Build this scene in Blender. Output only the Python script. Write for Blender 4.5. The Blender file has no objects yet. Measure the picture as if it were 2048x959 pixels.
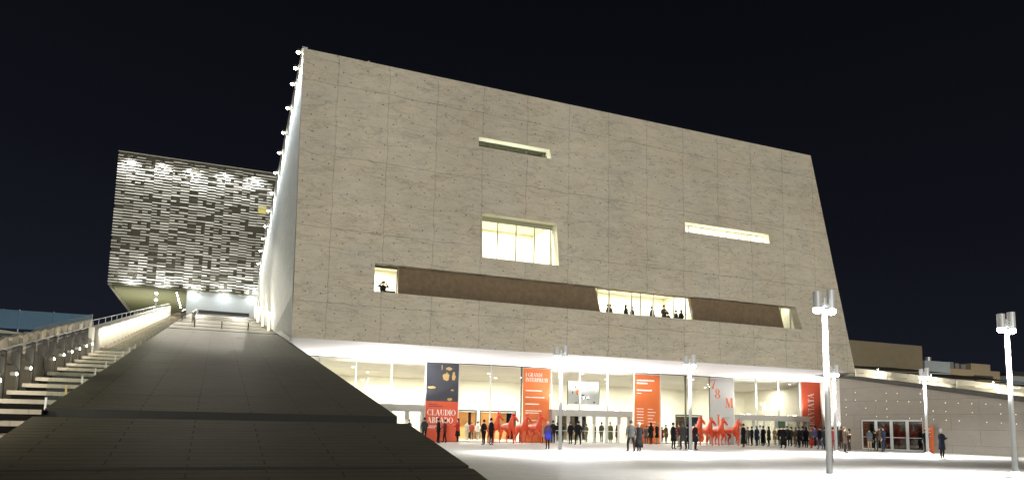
import bpy, bmesh, math, random
from mathutils import Vector, Matrix
random.seed(7)
R = math.radians
sc = bpy.context.scene

# ------------------------------------------------------------------ camera, sky, sun, exposure
cam_d = bpy.data.cameras.new('camera')
cam = bpy.data.objects.new('camera', cam_d)
sc.collection.objects.link(cam)
sc.camera = cam
cam_d.sensor_width = 36.0
cam_d.lens = 1429.0 / 2048.0 * 36.0
cam_d.shift_y = 203.5 / 2048.0
cam_d.clip_end = 5000
CAM_R = Matrix(((0.92204, -0.061772, -0.382133), (-0.386632, -0.098758, -0.916931), (0.018902, 0.993192, -0.114942)))
cam.matrix_world = Matrix.Translation((0, 0, 1.45)) @ CAM_R.to_4x4()

world = bpy.data.worlds.new('World')
sc.world = world
world.use_nodes = True
wn, wl = world.node_tree.nodes, world.node_tree.links
wn.clear()
w_out = wn.new('ShaderNodeOutputWorld')
w_bg = wn.new('ShaderNodeBackground')
w_tc = wn.new('ShaderNodeTexCoord')
w_sep = wn.new('ShaderNodeSeparateXYZ')
w_rmp = wn.new('ShaderNodeValToRGB')
w_ns = wn.new('ShaderNodeTexNoise'); w_ns.inputs['Scale'].default_value = 1.6; w_ns.inputs['Detail'].default_value = 3
w_add = wn.new('ShaderNodeMath'); w_add.operation = 'MULTIPLY_ADD'; w_add.inputs[1].default_value = 0.12
w_left = wn.new('ShaderNodeMath'); w_left.operation = 'MULTIPLY_ADD'; w_left.inputs[1].default_value = 0.10
wl.new(w_tc.outputs['Generated'], w_sep.inputs[0])
wl.new(w_tc.outputs['Generated'], w_ns.inputs['Vector'])
wl.new(w_ns.outputs[0], w_add.inputs[0])
wl.new(w_sep.outputs['X'], w_left.inputs[0]); wl.new(w_sep.outputs['Z'], w_left.inputs[2])
wl.new(w_left.outputs[0], w_add.inputs[2])
wl.new(w_add.outputs[0], w_rmp.inputs[0])
e = w_rmp.color_ramp.elements
e[0].position = 0.06; e[0].color = (0.0120, 0.0140, 0.0225, 1)
e[1].position = 0.75; e[1].color = (0.0022, 0.0024, 0.0034, 1)
m_ = w_rmp.color_ramp.elements.new(0.36); m_.color = (0.0054, 0.0060, 0.0098, 1)
w_bg.inputs['Strength'].default_value = 1.0
wl.new(w_rmp.outputs[0], w_bg.inputs['Color'])
wl.new(w_bg.outputs[0], w_out.inputs[0])

SUN_E, SUN_EL, SUN_AZ = 1.85, 2.5, 20.0
sun_d = bpy.data.lights.new('flood_sun', 'SUN')
sun_d.energy = SUN_E; sun_d.angle = R(7); sun_d.color = (1.0, 0.965, 0.87)
sun = bpy.data.objects.new('flood_sun', sun_d)
sc.collection.objects.link(sun)
# travels towards +Y (at the facade), drifting to +X and slightly down
dvec = Vector((math.sin(R(SUN_AZ)), math.cos(R(SUN_AZ)), -math.tan(R(SUN_EL))))
sun.rotation_euler = dvec.to_track_quat('-Z', 'Y').to_euler()
sun.location = (-10, -30, 20)

sc.view_settings.view_transform = 'Standard'
sc.view_settings.look = 'None'
sc.view_settings.exposure = 0.0
sc.view_settings.gamma = 1.0
sc.cycles.use_denoising = True
sc.cycles.max_bounces = 6
sc.cycles.diffuse_bounces = 3
sc.cycles.transparent_max_bounces = 12
sc.cycles.sample_clamp_indirect = 6
sc.cycles.caustics_reflective = False
sc.cycles.caustics_refractive = False

# ------------------------------------------------------------------ helpers
def link(o):
    sc.collection.objects.link(o); return o

def tag(o, label=None, cat=None, group=None, kind=None):
    if label: o['label'] = label
    if cat: o['category'] = cat
    if group: o['group'] = group
    if kind: o['kind'] = kind
    return o

def empty(name, loc=(0, 0, 0), rz=0.0, label=None, cat=None, group=None):
    o = bpy.data.objects.new(name, None); o.empty_display_size = 0.2
    o.location = loc; o.rotation_euler = (0, 0, rz); link(o)
    return tag(o, label, cat, group)

class MB:
    def __init__(s): s.bm = bmesh.new()
    def face(s, pts, mi=0):
        vs = [s.bm.verts.new(p) for p in pts]
        f = s.bm.faces.new(vs); f.material_index = mi; return f
    def box(s, x0, x1, y0, y1, z0, z1, mi=0):
        v = [s.bm.verts.new(p) for p in ((x0,y0,z0),(x1,y0,z0),(x1,y1,z0),(x0,y1,z0),(x0,y0,z1),(x1,y0,z1),(x1,y1,z1),(x0,y1,z1))]
        for q in ((3,2,1,0),(4,5,6,7),(0,1,5,4),(1,2,6,5),(2,3,7,6),(3,0,4,7)):
            s.bm.faces.new([v[i] for i in q]).material_index = mi
        return s
    def cyl(s, p0, p1, r0, r1=None, n=12, mi=0):
        r1 = r0 if r1 is None else r1
        p0, p1 = Vector(p0), Vector(p1); d = (p1 - p0).normalized()
        a = d.orthogonal().normalized(); b = d.cross(a)
        A = [s.bm.verts.new(p0 + r0*(a*math.cos(t)+b*math.sin(t))) for t in [2*math.pi*i/n for i in range(n)]]
        B = [s.bm.verts.new(p1 + r1*(a*math.cos(t)+b*math.sin(t))) for t in [2*math.pi*i/n for i in range(n)]]
        for i in range(n):
            s.bm.faces.new((A[i], A[(i+1)%n], B[(i+1)%n], B[i])).material_index = mi
        s.bm.faces.new(A[::-1]).material_index = mi; s.bm.faces.new(B).material_index = mi
        return s
    def prism(s, poly, axis, a0, a1, mi=0):
        """extrude a 2D polygon along axis ('x': poly=(y,z); 'y': poly=(x,z); 'z': poly=(x,y))"""
        def P(u, v, a): return {'x': (a, u, v), 'y': (u, a, v), 'z': (u, v, a)}[axis]
        A = [s.bm.verts.new(P(u, v, a0)) for u, v in poly]; B = [s.bm.verts.new(P(u, v, a1)) for u, v in poly]
        n = len(poly)
        for i in range(n): s.bm.faces.new((A[i], A[(i+1)%n], B[(i+1)%n], B[i])).material_index = mi
        s.bm.faces.new(A[::-1]).material_index = mi; s.bm.faces.new(B).material_index = mi
        return s
    def loft(s, rings, mi=0, n=14, cap=True):
        """rings: (cx, cy, z, rx, ry)"""
        prev = None
        for (cx, cy, z, rx, ry) in rings:
            cur = [s.bm.verts.new((cx+rx*math.cos(2*math.pi*i/n), cy+ry*math.sin(2*math.pi*i/n), z)) for i in range(n)]
            if prev:
                for i in range(n): s.bm.faces.new((prev[i], prev[(i+1)%n], cur[(i+1)%n], cur[i])).material_index = mi
            elif cap: s.bm.faces.new(cur[::-1]).material_index = mi
            prev = cur
        if cap: s.bm.faces.new(prev).material_index = mi
        return s
    def build(s, name, mats, parent=None, smooth=False, fix=True):
        if fix: bmesh.ops.recalc_face_normals(s.bm, faces=s.bm.faces)
        me = bpy.data.meshes.new(name); s.bm.to_mesh(me); s.bm.free()
        if not isinstance(mats, (list, tuple)): mats = [mats]
        for m in mats: me.materials.append(m)
        if smooth:
            for p in me.polygons: p.use_smooth = True
        o = bpy.data.objects.new(name, me); link(o)
        if parent: o.parent = parent
        return o

# ------------------------------------------------------------------ materials
def nodes_of(name):
    m = bpy.data.materials.new(name); m.use_nodes = True
    return m, m.node_tree.nodes, m.node_tree.links

def simple(name, col, rough=0.7, metal=0.0, var=0.15, scale=3.0, bump=0.0, coat=0.0):
    m, n, l = nodes_of(name); b = n['Principled BSDF']
    b.inputs['Roughness'].default_value = rough; b.inputs['Metallic'].default_value = metal
    tc = n.new('ShaderNodeTexCoord'); ns = n.new('ShaderNodeTexNoise')
    ns.inputs['Scale'].default_value = scale; ns.inputs['Detail'].default_value = 5
    l.new(tc.outputs['Object'], ns.inputs['Vector'])
    mx = n.new('ShaderNodeMix'); mx.data_type = 'RGBA'
    mx.inputs[6].default_value = (*[c*(1-var) for c in col], 1); mx.inputs[7].default_value = (*[min(1, c*(1+var)) for c in col], 1)
    l.new(ns.outputs[0], mx.inputs[0]); l.new(mx.outputs[2], b.inputs['Base Color'])
    if bump:
        bp = n.new('ShaderNodeBump'); bp.inputs['Strength'].default_value = bump; bp.inputs['Distance'].default_value = 0.02
        l.new(ns.outputs[0], bp.inputs['Height']); l.new(bp.outputs[0], b.inputs['Normal'])
    return m

def emit(name, col, strength):
    m, n, l = nodes_of(name); b = n['Principled BSDF']
    b.inputs['Base Color'].default_value = (*col, 1)
    b.inputs['Emission Color'].default_value = (*col, 1); b.inputs['Emission Strength'].default_value = strength
    return m

def glass(name, tint=(1, 1, 1), refl=0.10, fk=0.5, dif=0.0, difcol=(0.5, 0.6, 0.7)):
    m, n, l = nodes_of(name); n.remove(n['Principled BSDF']); out = n['Material Output']
    t = n.new('ShaderNodeBsdfTransparent'); t.inputs[0].default_value = (*tint, 1)
    g = n.new('ShaderNodeBsdfGlossy'); g.inputs['Roughness'].default_value = 0.03
    fr = n.new('ShaderNodeFresnel'); fr.inputs[0].default_value = 1.45
    sc_ = n.new('ShaderNodeMath'); sc_.operation = 'MULTIPLY_ADD'; sc_.inputs[1].default_value = fk; sc_.inputs[2].default_value = refl*0.3
    l.new(fr.outputs[0], sc_.inputs[0])
    mx = n.new('ShaderNodeMixShader'); l.new(sc_.outputs[0], mx.inputs[0]); l.new(t.outputs[0], mx.inputs[1]); l.new(g.outputs[0], mx.inputs[2])
    last = mx
    if dif:
        d = n.new('ShaderNodeBsdfTranslucent'); d.inputs[0].default_value = (*difcol, 1)
        d2 = n.new('ShaderNodeBsdfDiffuse'); d2.inputs[0].default_value = (*difcol, 1)
        a = n.new('ShaderNodeMixShader'); a.inputs[0].default_value = 0.5; l.new(d.outputs[0], a.inputs[1]); l.new(d2.outputs[0], a.inputs[2])
        m2 = n.new('ShaderNodeMixShader'); m2.inputs[0].default_value = dif; l.new(mx.outputs[0], m2.inputs[1]); l.new(a.outputs[0], m2.inputs[2]); last = m2
    l.new(last.outputs[0], out.inputs[0])
    return m

def nmath(n, l, op, a, b=None, c=None):
    x = n.new('ShaderNodeMath'); x.operation = op
    for i, v in enumerate((a, b, c)):
        if v is None: continue
        if isinstance(v, (int, float)): x.inputs[i].default_value = v
        else: l.new(v, x.inputs[i])
    return x.outputs[0]

def stone(name, col, plane='xz', panel=(2.4, 1.2), joint=0.35, streak=0.45, dots=0.6, blotch=0.12, rough=0.8, dscale=1.05, warm=0.0, jw=0.012, off=0.5, wobble=0.0):
    """cast stone panels: joints, wandering dark veins, tie holes, blotches"""
    m, n, l = nodes_of(name); b = n['Principled BSDF']; b.inputs['Roughness'].default_value = rough
    tc = n.new('ShaderNodeTexCoord'); sp = n.new('ShaderNodeSeparateXYZ'); l.new(tc.outputs['Object'], sp.inputs[0])
    cb = n.new('ShaderNodeCombineXYZ')
    ax = {'x': 'X', 'y': 'Y', 'z': 'Z'}
    l.new(sp.outputs[ax[plane[0]]], cb.inputs[0]); l.new(sp.outputs[ax[plane[1]]], cb.inputs[1])
    P = cb.outputs[0]
    def mapped(sx, sy, off=0.0):
        mp = n.new('ShaderNodeMapping'); mp.inputs['Scale'].default_value = (sx, sy, 1); mp.inputs['Location'].default_value = (off, off*1.7, 0)
        l.new(P, mp.inputs[0]); return mp.outputs[0]
    def noise(vec, s, d=4, rgh=0.55, dist=0.0):
        x = n.new('ShaderNodeTexNoise'); x.inputs['Scale'].default_value = s; x.inputs['Detail'].default_value = d
        x.inputs['Roughness'].default_value = rgh; x.inputs['Distortion'].default_value = dist; l.new(vec, x.inputs['Vector']); return x.outputs[0]
    big = noise(mapped(1, 1), 0.16, 3); mid = noise(mapped(0.6, 1, 3), 1.3, 6, 0.65); fine = noise(mapped(1, 2.2, 9), 9.0, 5, 0.7)
    v1 = noise(mapped(0.22, 1.0, 5), 1.0, 5, 0.68, 0.4); v2 = noise(mapped(0.38, 1.2, 21), 1.9, 5, 0.66, 0.6)
    def ridge(v, w):
        a = nmath(n, l, 'SUBTRACT', v, 0.5); a = nmath(n, l, 'ABSOLUTE', a); a = nmath(n, l, 'DIVIDE', a, w); a = nmath(n, l, 'SUBTRACT', 1.0, a)
        return nmath(n, l, 'MAXIMUM', a, 0.0)
    g1 = nmath(n, l, 'MULTIPLY', ridge(v1, 0.022), noise(mapped(1, 1, 40), 0.7, 2))
    g2 = nmath(n, l, 'MULTIPLY', ridge(v2, 0.020), noise(mapped(1, 1, 60), 1.1, 2))
    veins = nmath(n, l, 'MULTIPLY', nmath(n, l, 'ADD', g1, g2), streak)
    br = n.new('ShaderNodeTexBrick'); br.offset = off
    wob = n.new('ShaderNodeTexNoise'); wob.inputs['Scale'].default_value = 0.9; l.new(P, wob.inputs['Vector'])
    wv = n.new('ShaderNodeVectorMath'); wv.operation = 'MULTIPLY_ADD'; l.new(wob.outputs['Color'], wv.inputs[0]); wv.inputs[1].default_value = (wobble, wobble, 0); l.new(mapped(1, 1, 0.3), wv.inputs[2]); l.new(wv.outputs[0], br.inputs['Vector'])
    br.inputs['Color1'].default_value = (0.35, 0.35, 0.35, 1); br.inputs['Color2'].default_value = (0.65, 0.65, 0.65, 1); br.inputs['Mortar'].default_value = (0, 0, 0, 1)
    br.inputs['Scale'].default_value = 1.0; br.inputs['Mortar Size'].default_value = jw; br.inputs['Mortar Smooth'].default_value = 0.2
    br.inputs['Brick Width'].default_value = panel[0]; br.inputs['Row Height'].default_value = panel[1]; br.inputs['Bias'].default_value = 0.0
    jn = nmath(n, l, 'MULTIPLY', nmath(n, l, 'MULTIPLY', br.outputs['Fac'], joint), noise(mapped(1, 1, 80), 0.8, 3))
    pv = nmath(n, l, 'MULTIPLY', nmath(n, l, 'SUBTRACT', br.outputs['Color'], 0.5), blotch*1.2)
    vo = n.new('ShaderNodeTexVoronoi'); vo.voronoi_dimensions = '2D'; vo.inputs['Scale'].default_value = dscale; vo.inputs['Randomness'].default_value = 0.7; l.new(P, vo.inputs['Vector'])
    dt = nmath(n, l, 'LESS_THAN', vo.outputs['Distance'], 0.045*dscale)
    dt = nmath(n, l, 'MULTIPLY', dt, dots)
    dark = nmath(n, l, 'ADD', nmath(n, l, 'ADD', veins, jn), dt)
    dark = nmath(n, l, 'MINIMUM', dark, 0.85)
    val = nmath(n, l, 'MULTIPLY_ADD', nmath(n, l, 'SUBTRACT', big, 0.5), blotch*3, 1.0)
    val = nmath(n, l, 'ADD', val, nmath(n, l, 'MULTIPLY', nmath(n, l, 'SUBTRACT', mid, 0.5), blotch*3.2))
    val = nmath(n, l, 'ADD', val, nmath(n, l, 'MULTIPLY', nmath(n, l, 'SUBTRACT', fine, 0.5), blotch*3))
    val = nmath(n, l, 'ADD', val, pv)
    val = nmath(n, l, 'MULTIPLY', val, nmath(n, l, 'SUBTRACT', 1.0, dark))
    mc = n.new('ShaderNodeMix'); mc.data_type = 'RGBA'
    mc.inputs[6].default_value = (*col, 1); mc.inputs[7].default_value = (min(1, col[0]*(1.12+warm)), col[1]*0.99, col[2]*(0.86-warm), 1)
    l.new(noise(mapped(1, 1, 13), 0.35, 3), mc.inputs[0])
    vm = n.new('ShaderNodeVectorMath'); vm.operation = 'SCALE'; l.new(mc.outputs[2], vm.inputs[0]); l.new(val, vm.inputs['Scale'])
    l.new(vm.outputs[0], b.inputs['Base Color'])
    bp = n.new('ShaderNodeBump'); bp.inputs['Strength'].default_value = 0.25; bp.inputs['Distance'].default_value = 0.02
    l.new(val, bp.inputs['Height']); l.new(bp.outputs[0], b.inputs['Normal'])
    return m

M = {}
M['facade'] = stone('travertine_concrete', wobble=0.30, col=(0.515, 0.495, 0.422), plane='xz', streak=0.44, dots=0.62, joint=0.33, blotch=0.14, jw=0.035, panel=(3.25, 4.6), off=0.0, dscale=0.95)
M['side'] = stone('side_concrete', (0.41, 0.455, 0.465), 'yz', streak=0.25, dots=0.2, panel=(3.2, 30))
M['terrace_wall'] = stone('terrace_stone', (0.31, 0.30, 0.27), 'yz', panel=(4.2, 1.1), joint=0.8, streak=0.12, dots=0, blotch=0.09)
M['back_block'] = stone('brown_render', (0.19, 0.165, 0.11), 'xz', streak=0.15, dots=0, joint=0.1)
M['ramp'] = stone('ramp_paving', (0.120, 0.116, 0.088), 'xy', panel=(2.35, 0.30), joint=0.9, streak=0.15, dots=0, blotch=0.12, rough=0.62, jw=0.016)
M['ramp'].node_tree.nodes['Principled BSDF'].inputs['Specular IOR Level'].default_value = 0.018
M['ramp'].node_tree.nodes['Principled BSDF'].inputs['Roughness'].default_value = 0.68
M['riser'] = simple('dark_riser_shade', (0.016, 0.016, 0.013), 0.8, var=.2)  # ramp risers; on the stairs this dark colour also holds the recess shade
M['plaza'] = stone('plaza_paving', (0.68, 0.68, 0.66), 'xy', panel=(1.8, 0.6), joint=0.8, streak=0.1, dots=0, blotch=0.08, rough=0.6)
M['soffit'] = simple('white_soffit', (0.80, 0.80, 0.79), 0.8, var=0.04, scale=0.6)
M['recess'] = simple('brown_plaster', (0.150, 0.108, 0.066), 0.95, var=0.38, scale=3.2, bump=0.3)
M['cream'] = simple('cream_wall', (0.78, 0.745, 0.62), 0.85, var=0.05, scale=0.8)
M['cream_floor'] = simple('lobby_floor', (0.55, 0.52, 0.46), 0.25, var=0.08, scale=2.0)
M['lobby_ceiling'] = simple('lobby_ceiling', (0.62, 0.60, 0.54), 0.8, var=0.06, scale=0.7)
M['mullion'] = simple('grey_aluminium', (0.30, 0.30, 0.29), 0.4, 0.5, var=0.08)
M['dark_frame'] = simple('dark_frame', (0.05, 0.05, 0.045), 0.5, var=0.1)
M['canopy'] = simple('canopy_metal', (0.40, 0.39, 0.36), 0.45, 0.2, var=0.08, scale=1.2)
M['white_frame'] = simple('white_frame', (0.70, 0.71, 0.69), 0.5, var=0.04)
M['glass'] = glass('clear_glass', (0.97, 0.98, 0.96))
M['dark_glass'] = glass('dark_glass', (0.30, 0.36, 0.33), refl=0.3)
M['rail_glass'] = glass('rail_glass', (0.93, 0.95, 0.93), fk=0.15, dif=0.035, difcol=(0.5, 0.55, 0.5))
M['blue_glass'] = glass('blue_glass', (0.6, 0.75, 0.9), fk=0.2, dif=0.42, difcol=(0.22, 0.33, 0.42))
M['pole'] = simple('galvanised_pole', (0.62, 0.63, 0.63), 0.45, 0.1, var=0.1, scale=1.5)
M['lens'] = emit('lamp_lens', (0.93, 0.97, 1.0), 60)
M['warm_lens'] = emit('warm_lamp_lens', (1.0, 0.93, 0.78), 45)
M['soft_lens'] = emit('downlight_lens', (1.0, 0.97, 0.88), 9)
M['banner'] = None
M['stair'] = stone('stair_stone', (0.30, 0.285, 0.24), 'xy', panel=(1.3, 30), joint=0.4, streak=0.15, dots=0, blotch=0.1)
M['parapet'] = stone('parapet_stone', (0.40, 0.38, 0.32), 'yz', panel=(30, 30), joint=0, streak=0.1, dots=0, blotch=0.08)
M['dark_steel'] = simple('dark_steel', (0.045, 0.042, 0.034), 0.6, 0.3, var=0.2)
M['slat'] = simple('stone_slat', (0.66, 0.65, 0.57), 0.6, var=0.15, scale=0.8)
M['slat_dark'] = simple('slat_backing', (0.07, 0.065, 0.045), 0.8, var=0.2, scale=0.5)
M['olive'] = simple('olive_soffit', (0.24, 0.245, 0.155), 0.7, var=0.05)
M['pale_wall'] = stone('pale_wall', (0.50, 0.56, 0.59), 'xz', panel=(2.0, 0.9), joint=0.3, streak=0.1, dots=0, blotch=0.05)
M['hedge'] = simple('dark_bank', (0.035, 0.034, 0.022), 0.95, var=0.5, scale=2.5, bump=0.6)
M['horse'] = simple('red_orange_lacquer', (0.62, 0.062, 0.014), 0.40, var=0.25, scale=2.0)
M['skin'] = simple('skin', (0.50, 0.33, 0.24), 0.6, var=0.05)
M['white_paint'] = simple('white_print', (0.85, 0.84, 0.80), 0.6, var=0.03)
M['orange_print'] = simple('orange_print', (0.62, 0.13, 0.03), 0.6, var=0.05)
M['black_print'] = simple('black_print', (0.02, 0.02, 0.02), 0.6, var=0.05)
M['gold_print'] = simple('gold_print', (0.50, 0.36, 0.13), 0.6, var=0.35, scale=4)
CL = {'black': (0.012, 0.012, 0.013), 'charcoal': (0.035, 0.035, 0.038), 'maroon': (0.13, 0.022, 0.022), 'red': (0.32, 0.03, 0.025),
      'beige': (0.28, 0.24, 0.18), 'purple': (0.085, 0.06, 0.13), 'grey': (0.075, 0.075, 0.070), 'navy': (0.018, 0.022, 0.04), 'white': (0.7, 0.69, 0.66),
      'jeans': (0.10, 0.14, 0.20), 'brown': (0.10, 0.07, 0.04), 'tan': (0.30, 0.22, 0.14), 'violet': (0.10, 0.09, 0.25), 'darkbrown': (0.04, 0.026, 0.018),
      'slate': (0.07, 0.08, 0.09), 'tanbrown': (0.12, 0.08, 0.055), 'olive': (0.07, 0.075, 0.035), 'darkhair': (0.02, 0.014, 0.01), 'blond': (0.38, 0.25, 0.10)}
for k, v in CL.items():
    M['c_'+k] = simple('cloth_'+k, v, 0.95, var=0.3, scale=6, bump=0.3)
    M['c_'+k].node_tree.nodes['Principled BSDF'].inputs['Specular IOR Level'].default_value = 0.1
M['shoe'] = simple('shoe_leather', (0.012, 0.011, 0.010), 0.4, var=0.1)

def point(name, loc, W, col=(1, 1, 1), r=0.1, parent=None):
    d = bpy.data.lights.new(name, 'POINT'); d.energy = W; d.color = col; d.shadow_soft_size = r
    o = bpy.data.objects.new(name, d); o.location = loc; link(o)
    if parent: o.parent = parent
    return o
def spot(name, loc, target, W, deg=100, blend=0.35, col=(1, 1, 1), r=0.08, parent=None):
    d = bpy.data.lights.new(name, 'SPOT'); d.energy = W; d.color = col; d.shadow_soft_size = r; d.spot_size = R(deg); d.spot_blend = blend
    o = bpy.data.objects.new(name, d); o.location = loc
    o.rotation_euler = (Vector(target)-Vector(loc)).to_track_quat('-Z', 'Y').to_euler(); link(o)
    if parent: o.parent = parent
    return o
def area(name, loc, target, W, sx, sy, col=(1, 1, 1), parent=None):
    d = bpy.data.lights.new(name, 'AREA'); d.shape = 'RECTANGLE'; d.size = sx; d.size_y = sy; d.energy = W; d.color = col
    o = bpy.data.objects.new(name, d); o.location = loc
    o.rotation_euler = (Vector(target)-Vector(loc)).to_track_quat('-Z', 'Y').to_euler(); link(o)
    if parent: o.parent = parent
    return o

def text(s, size, loc, mat, parent, name='lettering', rot=(math.pi/2, 0, 0), width=None, align='LEFT', bold=0.0, ys=1.0, depth=0.006):
    cu = bpy.data.curves.new(name, 'FONT'); cu.body = s; cu.size = size; cu.extrude = depth; cu.align_x = align; cu.offset = bold
    cu.resolution_u = 3
    t = bpy.data.objects.new(name, cu); link(t)
    bpy.context.view_layer.update()
    dg = bpy.context.evaluated_depsgraph_get()
    me = bpy.data.meshes.new_from_object(t.evaluated_get(dg))
    bpy.data.objects.remove(t)
    if width:
        xs = [v.co.x for v in me.vertices]; k = width/(max(xs)-min(xs))
        for v in me.vertices: v.co.x *= k
    for v in me.vertices: v.co.y *= ys
    me.materials.clear(); me.materials.append(mat)
    o = bpy.data.objects.new(name, me); o.location = loc; o.rotation_euler = rot; link(o); o.parent = parent
    return o

def _arc(cx, cy, rx, ry, a0, a1, wk, wn, n=22):
    out = []; 
    for i in range(n):
        t0, t1 = (R(a0+(a1-a0)*(i+k)/n) for k in (0, 1)); q = []
        for t, sg in ((t0, 1), (t1, 1), (t1, -1), (t0, -1)):
            w = (wn+(wk-wn)*abs(math.cos(t))**1.5)/2
            q.append((cx+(rx+sg*w)*math.cos(t), cy+(ry+sg*wn/2)*math.sin(t)))
        out.append(q)
    return out
def _st(x0, y0, x1, y1, w): return [[(x0-w/2, y0), (x0+w/2, y0), (x1+w/2, y1), (x1-w/2, y1)]]
def _sf(x, y, w=.30, h=.045): return [[(x-w/2, y), (x+w/2, y), (x+w/2, y+h), (x-w/2, y+h)]]
def serif_glyph(c):
    K, N = .20, .055
    if c == 'A': return _st(.10, 0, .42, 1, N)+_st(.72, 0, .40, 1, K)+[[(.2, .30), (.62, .30), (.62, .35), (.2, .35)]]+_sf(.10, 0)+_sf(.72, 0, .34), .88
    if c == 'B': return _st(.2, 0, .2, 1, K)+_sf(.18, 0, .3)+_sf(.18, .955, .3)+_arc(.32, .75, .24, .225, -90, 90, K, N)+_arc(.32, .265, .29, .24, -90, 90, K, N), .72
    if c == 'C': return _arc(.42, .5, .34, .475, 50, 310, K, N)+_st(.70, .66, .70, .98, .05)+_st(.70, .06, .70, .30, .05), .80
    if c == 'D': return _st(.2, 0, .2, 1, K)+_sf(.18, 0, .3)+_sf(.18, .955, .3)+_arc(.30, .5, .42, .475, -90, 90, K, N), .84
    if c == 'E': return _st(.2, 0, .2, 1, K)+_sf(.36, 0, .66)+_sf(.36, .955, .66)+_sf(.36, .48, .3)+_st(.66, 0, .66, .28, .05)+_st(.66, .74, .66, 1, .05)+_st(.51, .38, .51, .62, .04), .74
    if c == 'G': return _arc(.42, .5, .34, .475, 50, 310, K, N)+_st(.70, .66, .70, .98, .05)+_st(.68, .03, .68, .42, K)+_sf(.68, .40, .30), .88
    if c == 'I': return _st(.19, 0, .19, 1, K)+_sf(.19, 0, .36)+_sf(.19, .955, .36), .40
    if c == 'L': return _st(.2, 0, .2, 1, K)+_sf(.36, 0, .66)+_sf(.2, .955, .36)+_st(.66, 0, .66, .32, .05), .72
    if c == 'M': return _st(.14, 0, .14, 1, N)+_st(.22, 1, .50, .02, K)+_st(.50, .02, .78, 1, N)+_st(.88, 0, .88, 1, K)+_sf(.14, 0)+_sf(.14, .955, .26)+_sf(.88, 0, .36)+_sf(.88, .955, .34), 1.08
    if c == 'N': return _st(.14, 0, .14, 1, N)+_st(.20, 1, .68, 0, K)+_st(.74, 0, .74, 1, N)+_sf(.14, 0)+_sf(.14, .955, .26)+_sf(.74, .955), .88
    if c == 'O': return _arc(.44, .5, .34, .475, 0, 360, K, N), .88
    if c == 'P': return _st(.2, 0, .2, 1, K)+_sf(.2, 0, .36)+_sf(.18, .955, .3)+_arc(.30, .72, .28, .255, -90, 90, K, N), .68
    if c == 'R': return _st(.2, 0, .2, 1, K)+_sf(.2, 0, .36)+_sf(.18, .955, .3)+_arc(.30, .75, .27, .225, -90, 90, K, N)+_st(.66, 0, .42, .52, .17)+_sf(.70, 0, .2), .80
    if c == 'T': return _st(.38, 0, .38, 1, K)+_sf(.38, 0, .36)+_sf(.38, .955, .72)+_st(.05, .70, .05, 1, .05)+_st(.71, .70, .71, 1, .05), .78
    if c == 'U': return _st(.2, .3, .2, 1, K)+_st(.70, .3, .70, 1, N)+_sf(.2, .955, .36)+_sf(.70, .955, .28)+_arc(.45, .3, .25, .275, 180, 360, .12, N), .86
    if c == 'V': return _st(.16, 1, .44, 0, K)+_st(.42, 0, .74, 1, N)+_sf(.16, .955, .34)+_sf(.74, .955), .86
    if c == '7': return _sf(.36, .93, .62, .07)+_st(.06, .68, .06, 1, .05)+[[(.62, .93), (.67, .93), (.38, 0), (.16, 0), (.30, .40)]]+_sf(.27, 0, .30), .72
    if c == '8': return _arc(.36, .74, .20, .235, 0, 360, .17, N)+_arc(.36, .26, .25, .24, 0, 360, .20, N), .72
    return [], .35
def serif(s, size, loc, mat, parent, rot=(0, 0, 0), width=None, name='lettering'):
    """didone lettering as solid strokes; rot about Y turns it upright or sideways"""
    q = MB(); x = 0.0; total = sum(serif_glyph(c)[1] for c in s)
    kx = (width/total) if width else size
    n_ = 0
    for c in s:
        polys, adv = serif_glyph(c)
        for p in polys:
            y0 = -.012-.0004*(n_ % 9); n_ += 1
            q.prism([((x+u)*kx, v*size) for u, v in p], 'y', y0, -.001)
        x += adv
    o = q.build(name, mat, parent); o.location = loc; o.rotation_euler = rot
    return o
# ------------------------------------------------------------------ ground, ramp, stairs
SL = 0.1635
def rz(y): return 1.48 + SL*(y-17.3)            # mean plane of the ramp

g = MB()
g.face([(-400, -200, -0.10), (900, -200, -0.10), (900, 1500, -0.10), (-400, 1500, -0.10)])
tag(g.build('ground', simple('ground_asphalt', (0.045, 0.045, 0.042), 0.9, var=0.2, scale=0.5)), kind='structure')
g = MB(); g.face([(4.4, -40, 0), (49.0, -40, 0), (49.0, 45.2, 0), (57.0, 55.4, 0), (4.4, 55.4, 0)])
tag(g.build('plaza', M['plaza']), kind='structure')
# ramp: continuous slope with flat landings and one riser each
def ramp_profile():
    pts = []; y = 7.6
    lands = [12.5, 18.1, 57.0, 62.5, 69.0, 78.0, 88.0]
    depth = {12.5: 0.25, 18.1: 1.1}
    pts.append((7.6, rz(7.6)-0.1))
    for L in lands:
        d = depth.get(L, 0.8)
        zt = rz(L)
        pts.append((L-d, zt-SL*d)); pts.append((L, zt-SL*d)); pts.append((L+0.01, zt))
    pts.append((101.0, rz(100.0)))
    return pts
prof = ramp_profile()
r = MB()
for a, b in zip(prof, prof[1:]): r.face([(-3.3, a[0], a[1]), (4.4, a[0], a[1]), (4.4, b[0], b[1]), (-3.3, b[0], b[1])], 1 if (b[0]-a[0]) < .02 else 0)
for yy, x0, x1 in ((20.6, -2.9, -.3), (20.9, 0.1, 1.9), (21.0, 2.1, 4.0), (29.5, -3.0, 0.4), (30.0, .9, 4.3), (41.0, -2.6, 4.2), (43.5, -2.2, -.9), (43.7, .1, 1.4), (43.9, 2.3, 3.6), (48.0, -3, -.5), (48.6, .3, 2.9)):   # dark groove lines laid flat on the paving
    zz = rz(yy)+.004
    if 7.6 < yy: r.face([(x0, yy, zz), (x1, yy, zz), (x1, yy+.07, zz+SL*.07), (x0, yy+.07, zz+SL*.07)], 1)
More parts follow.
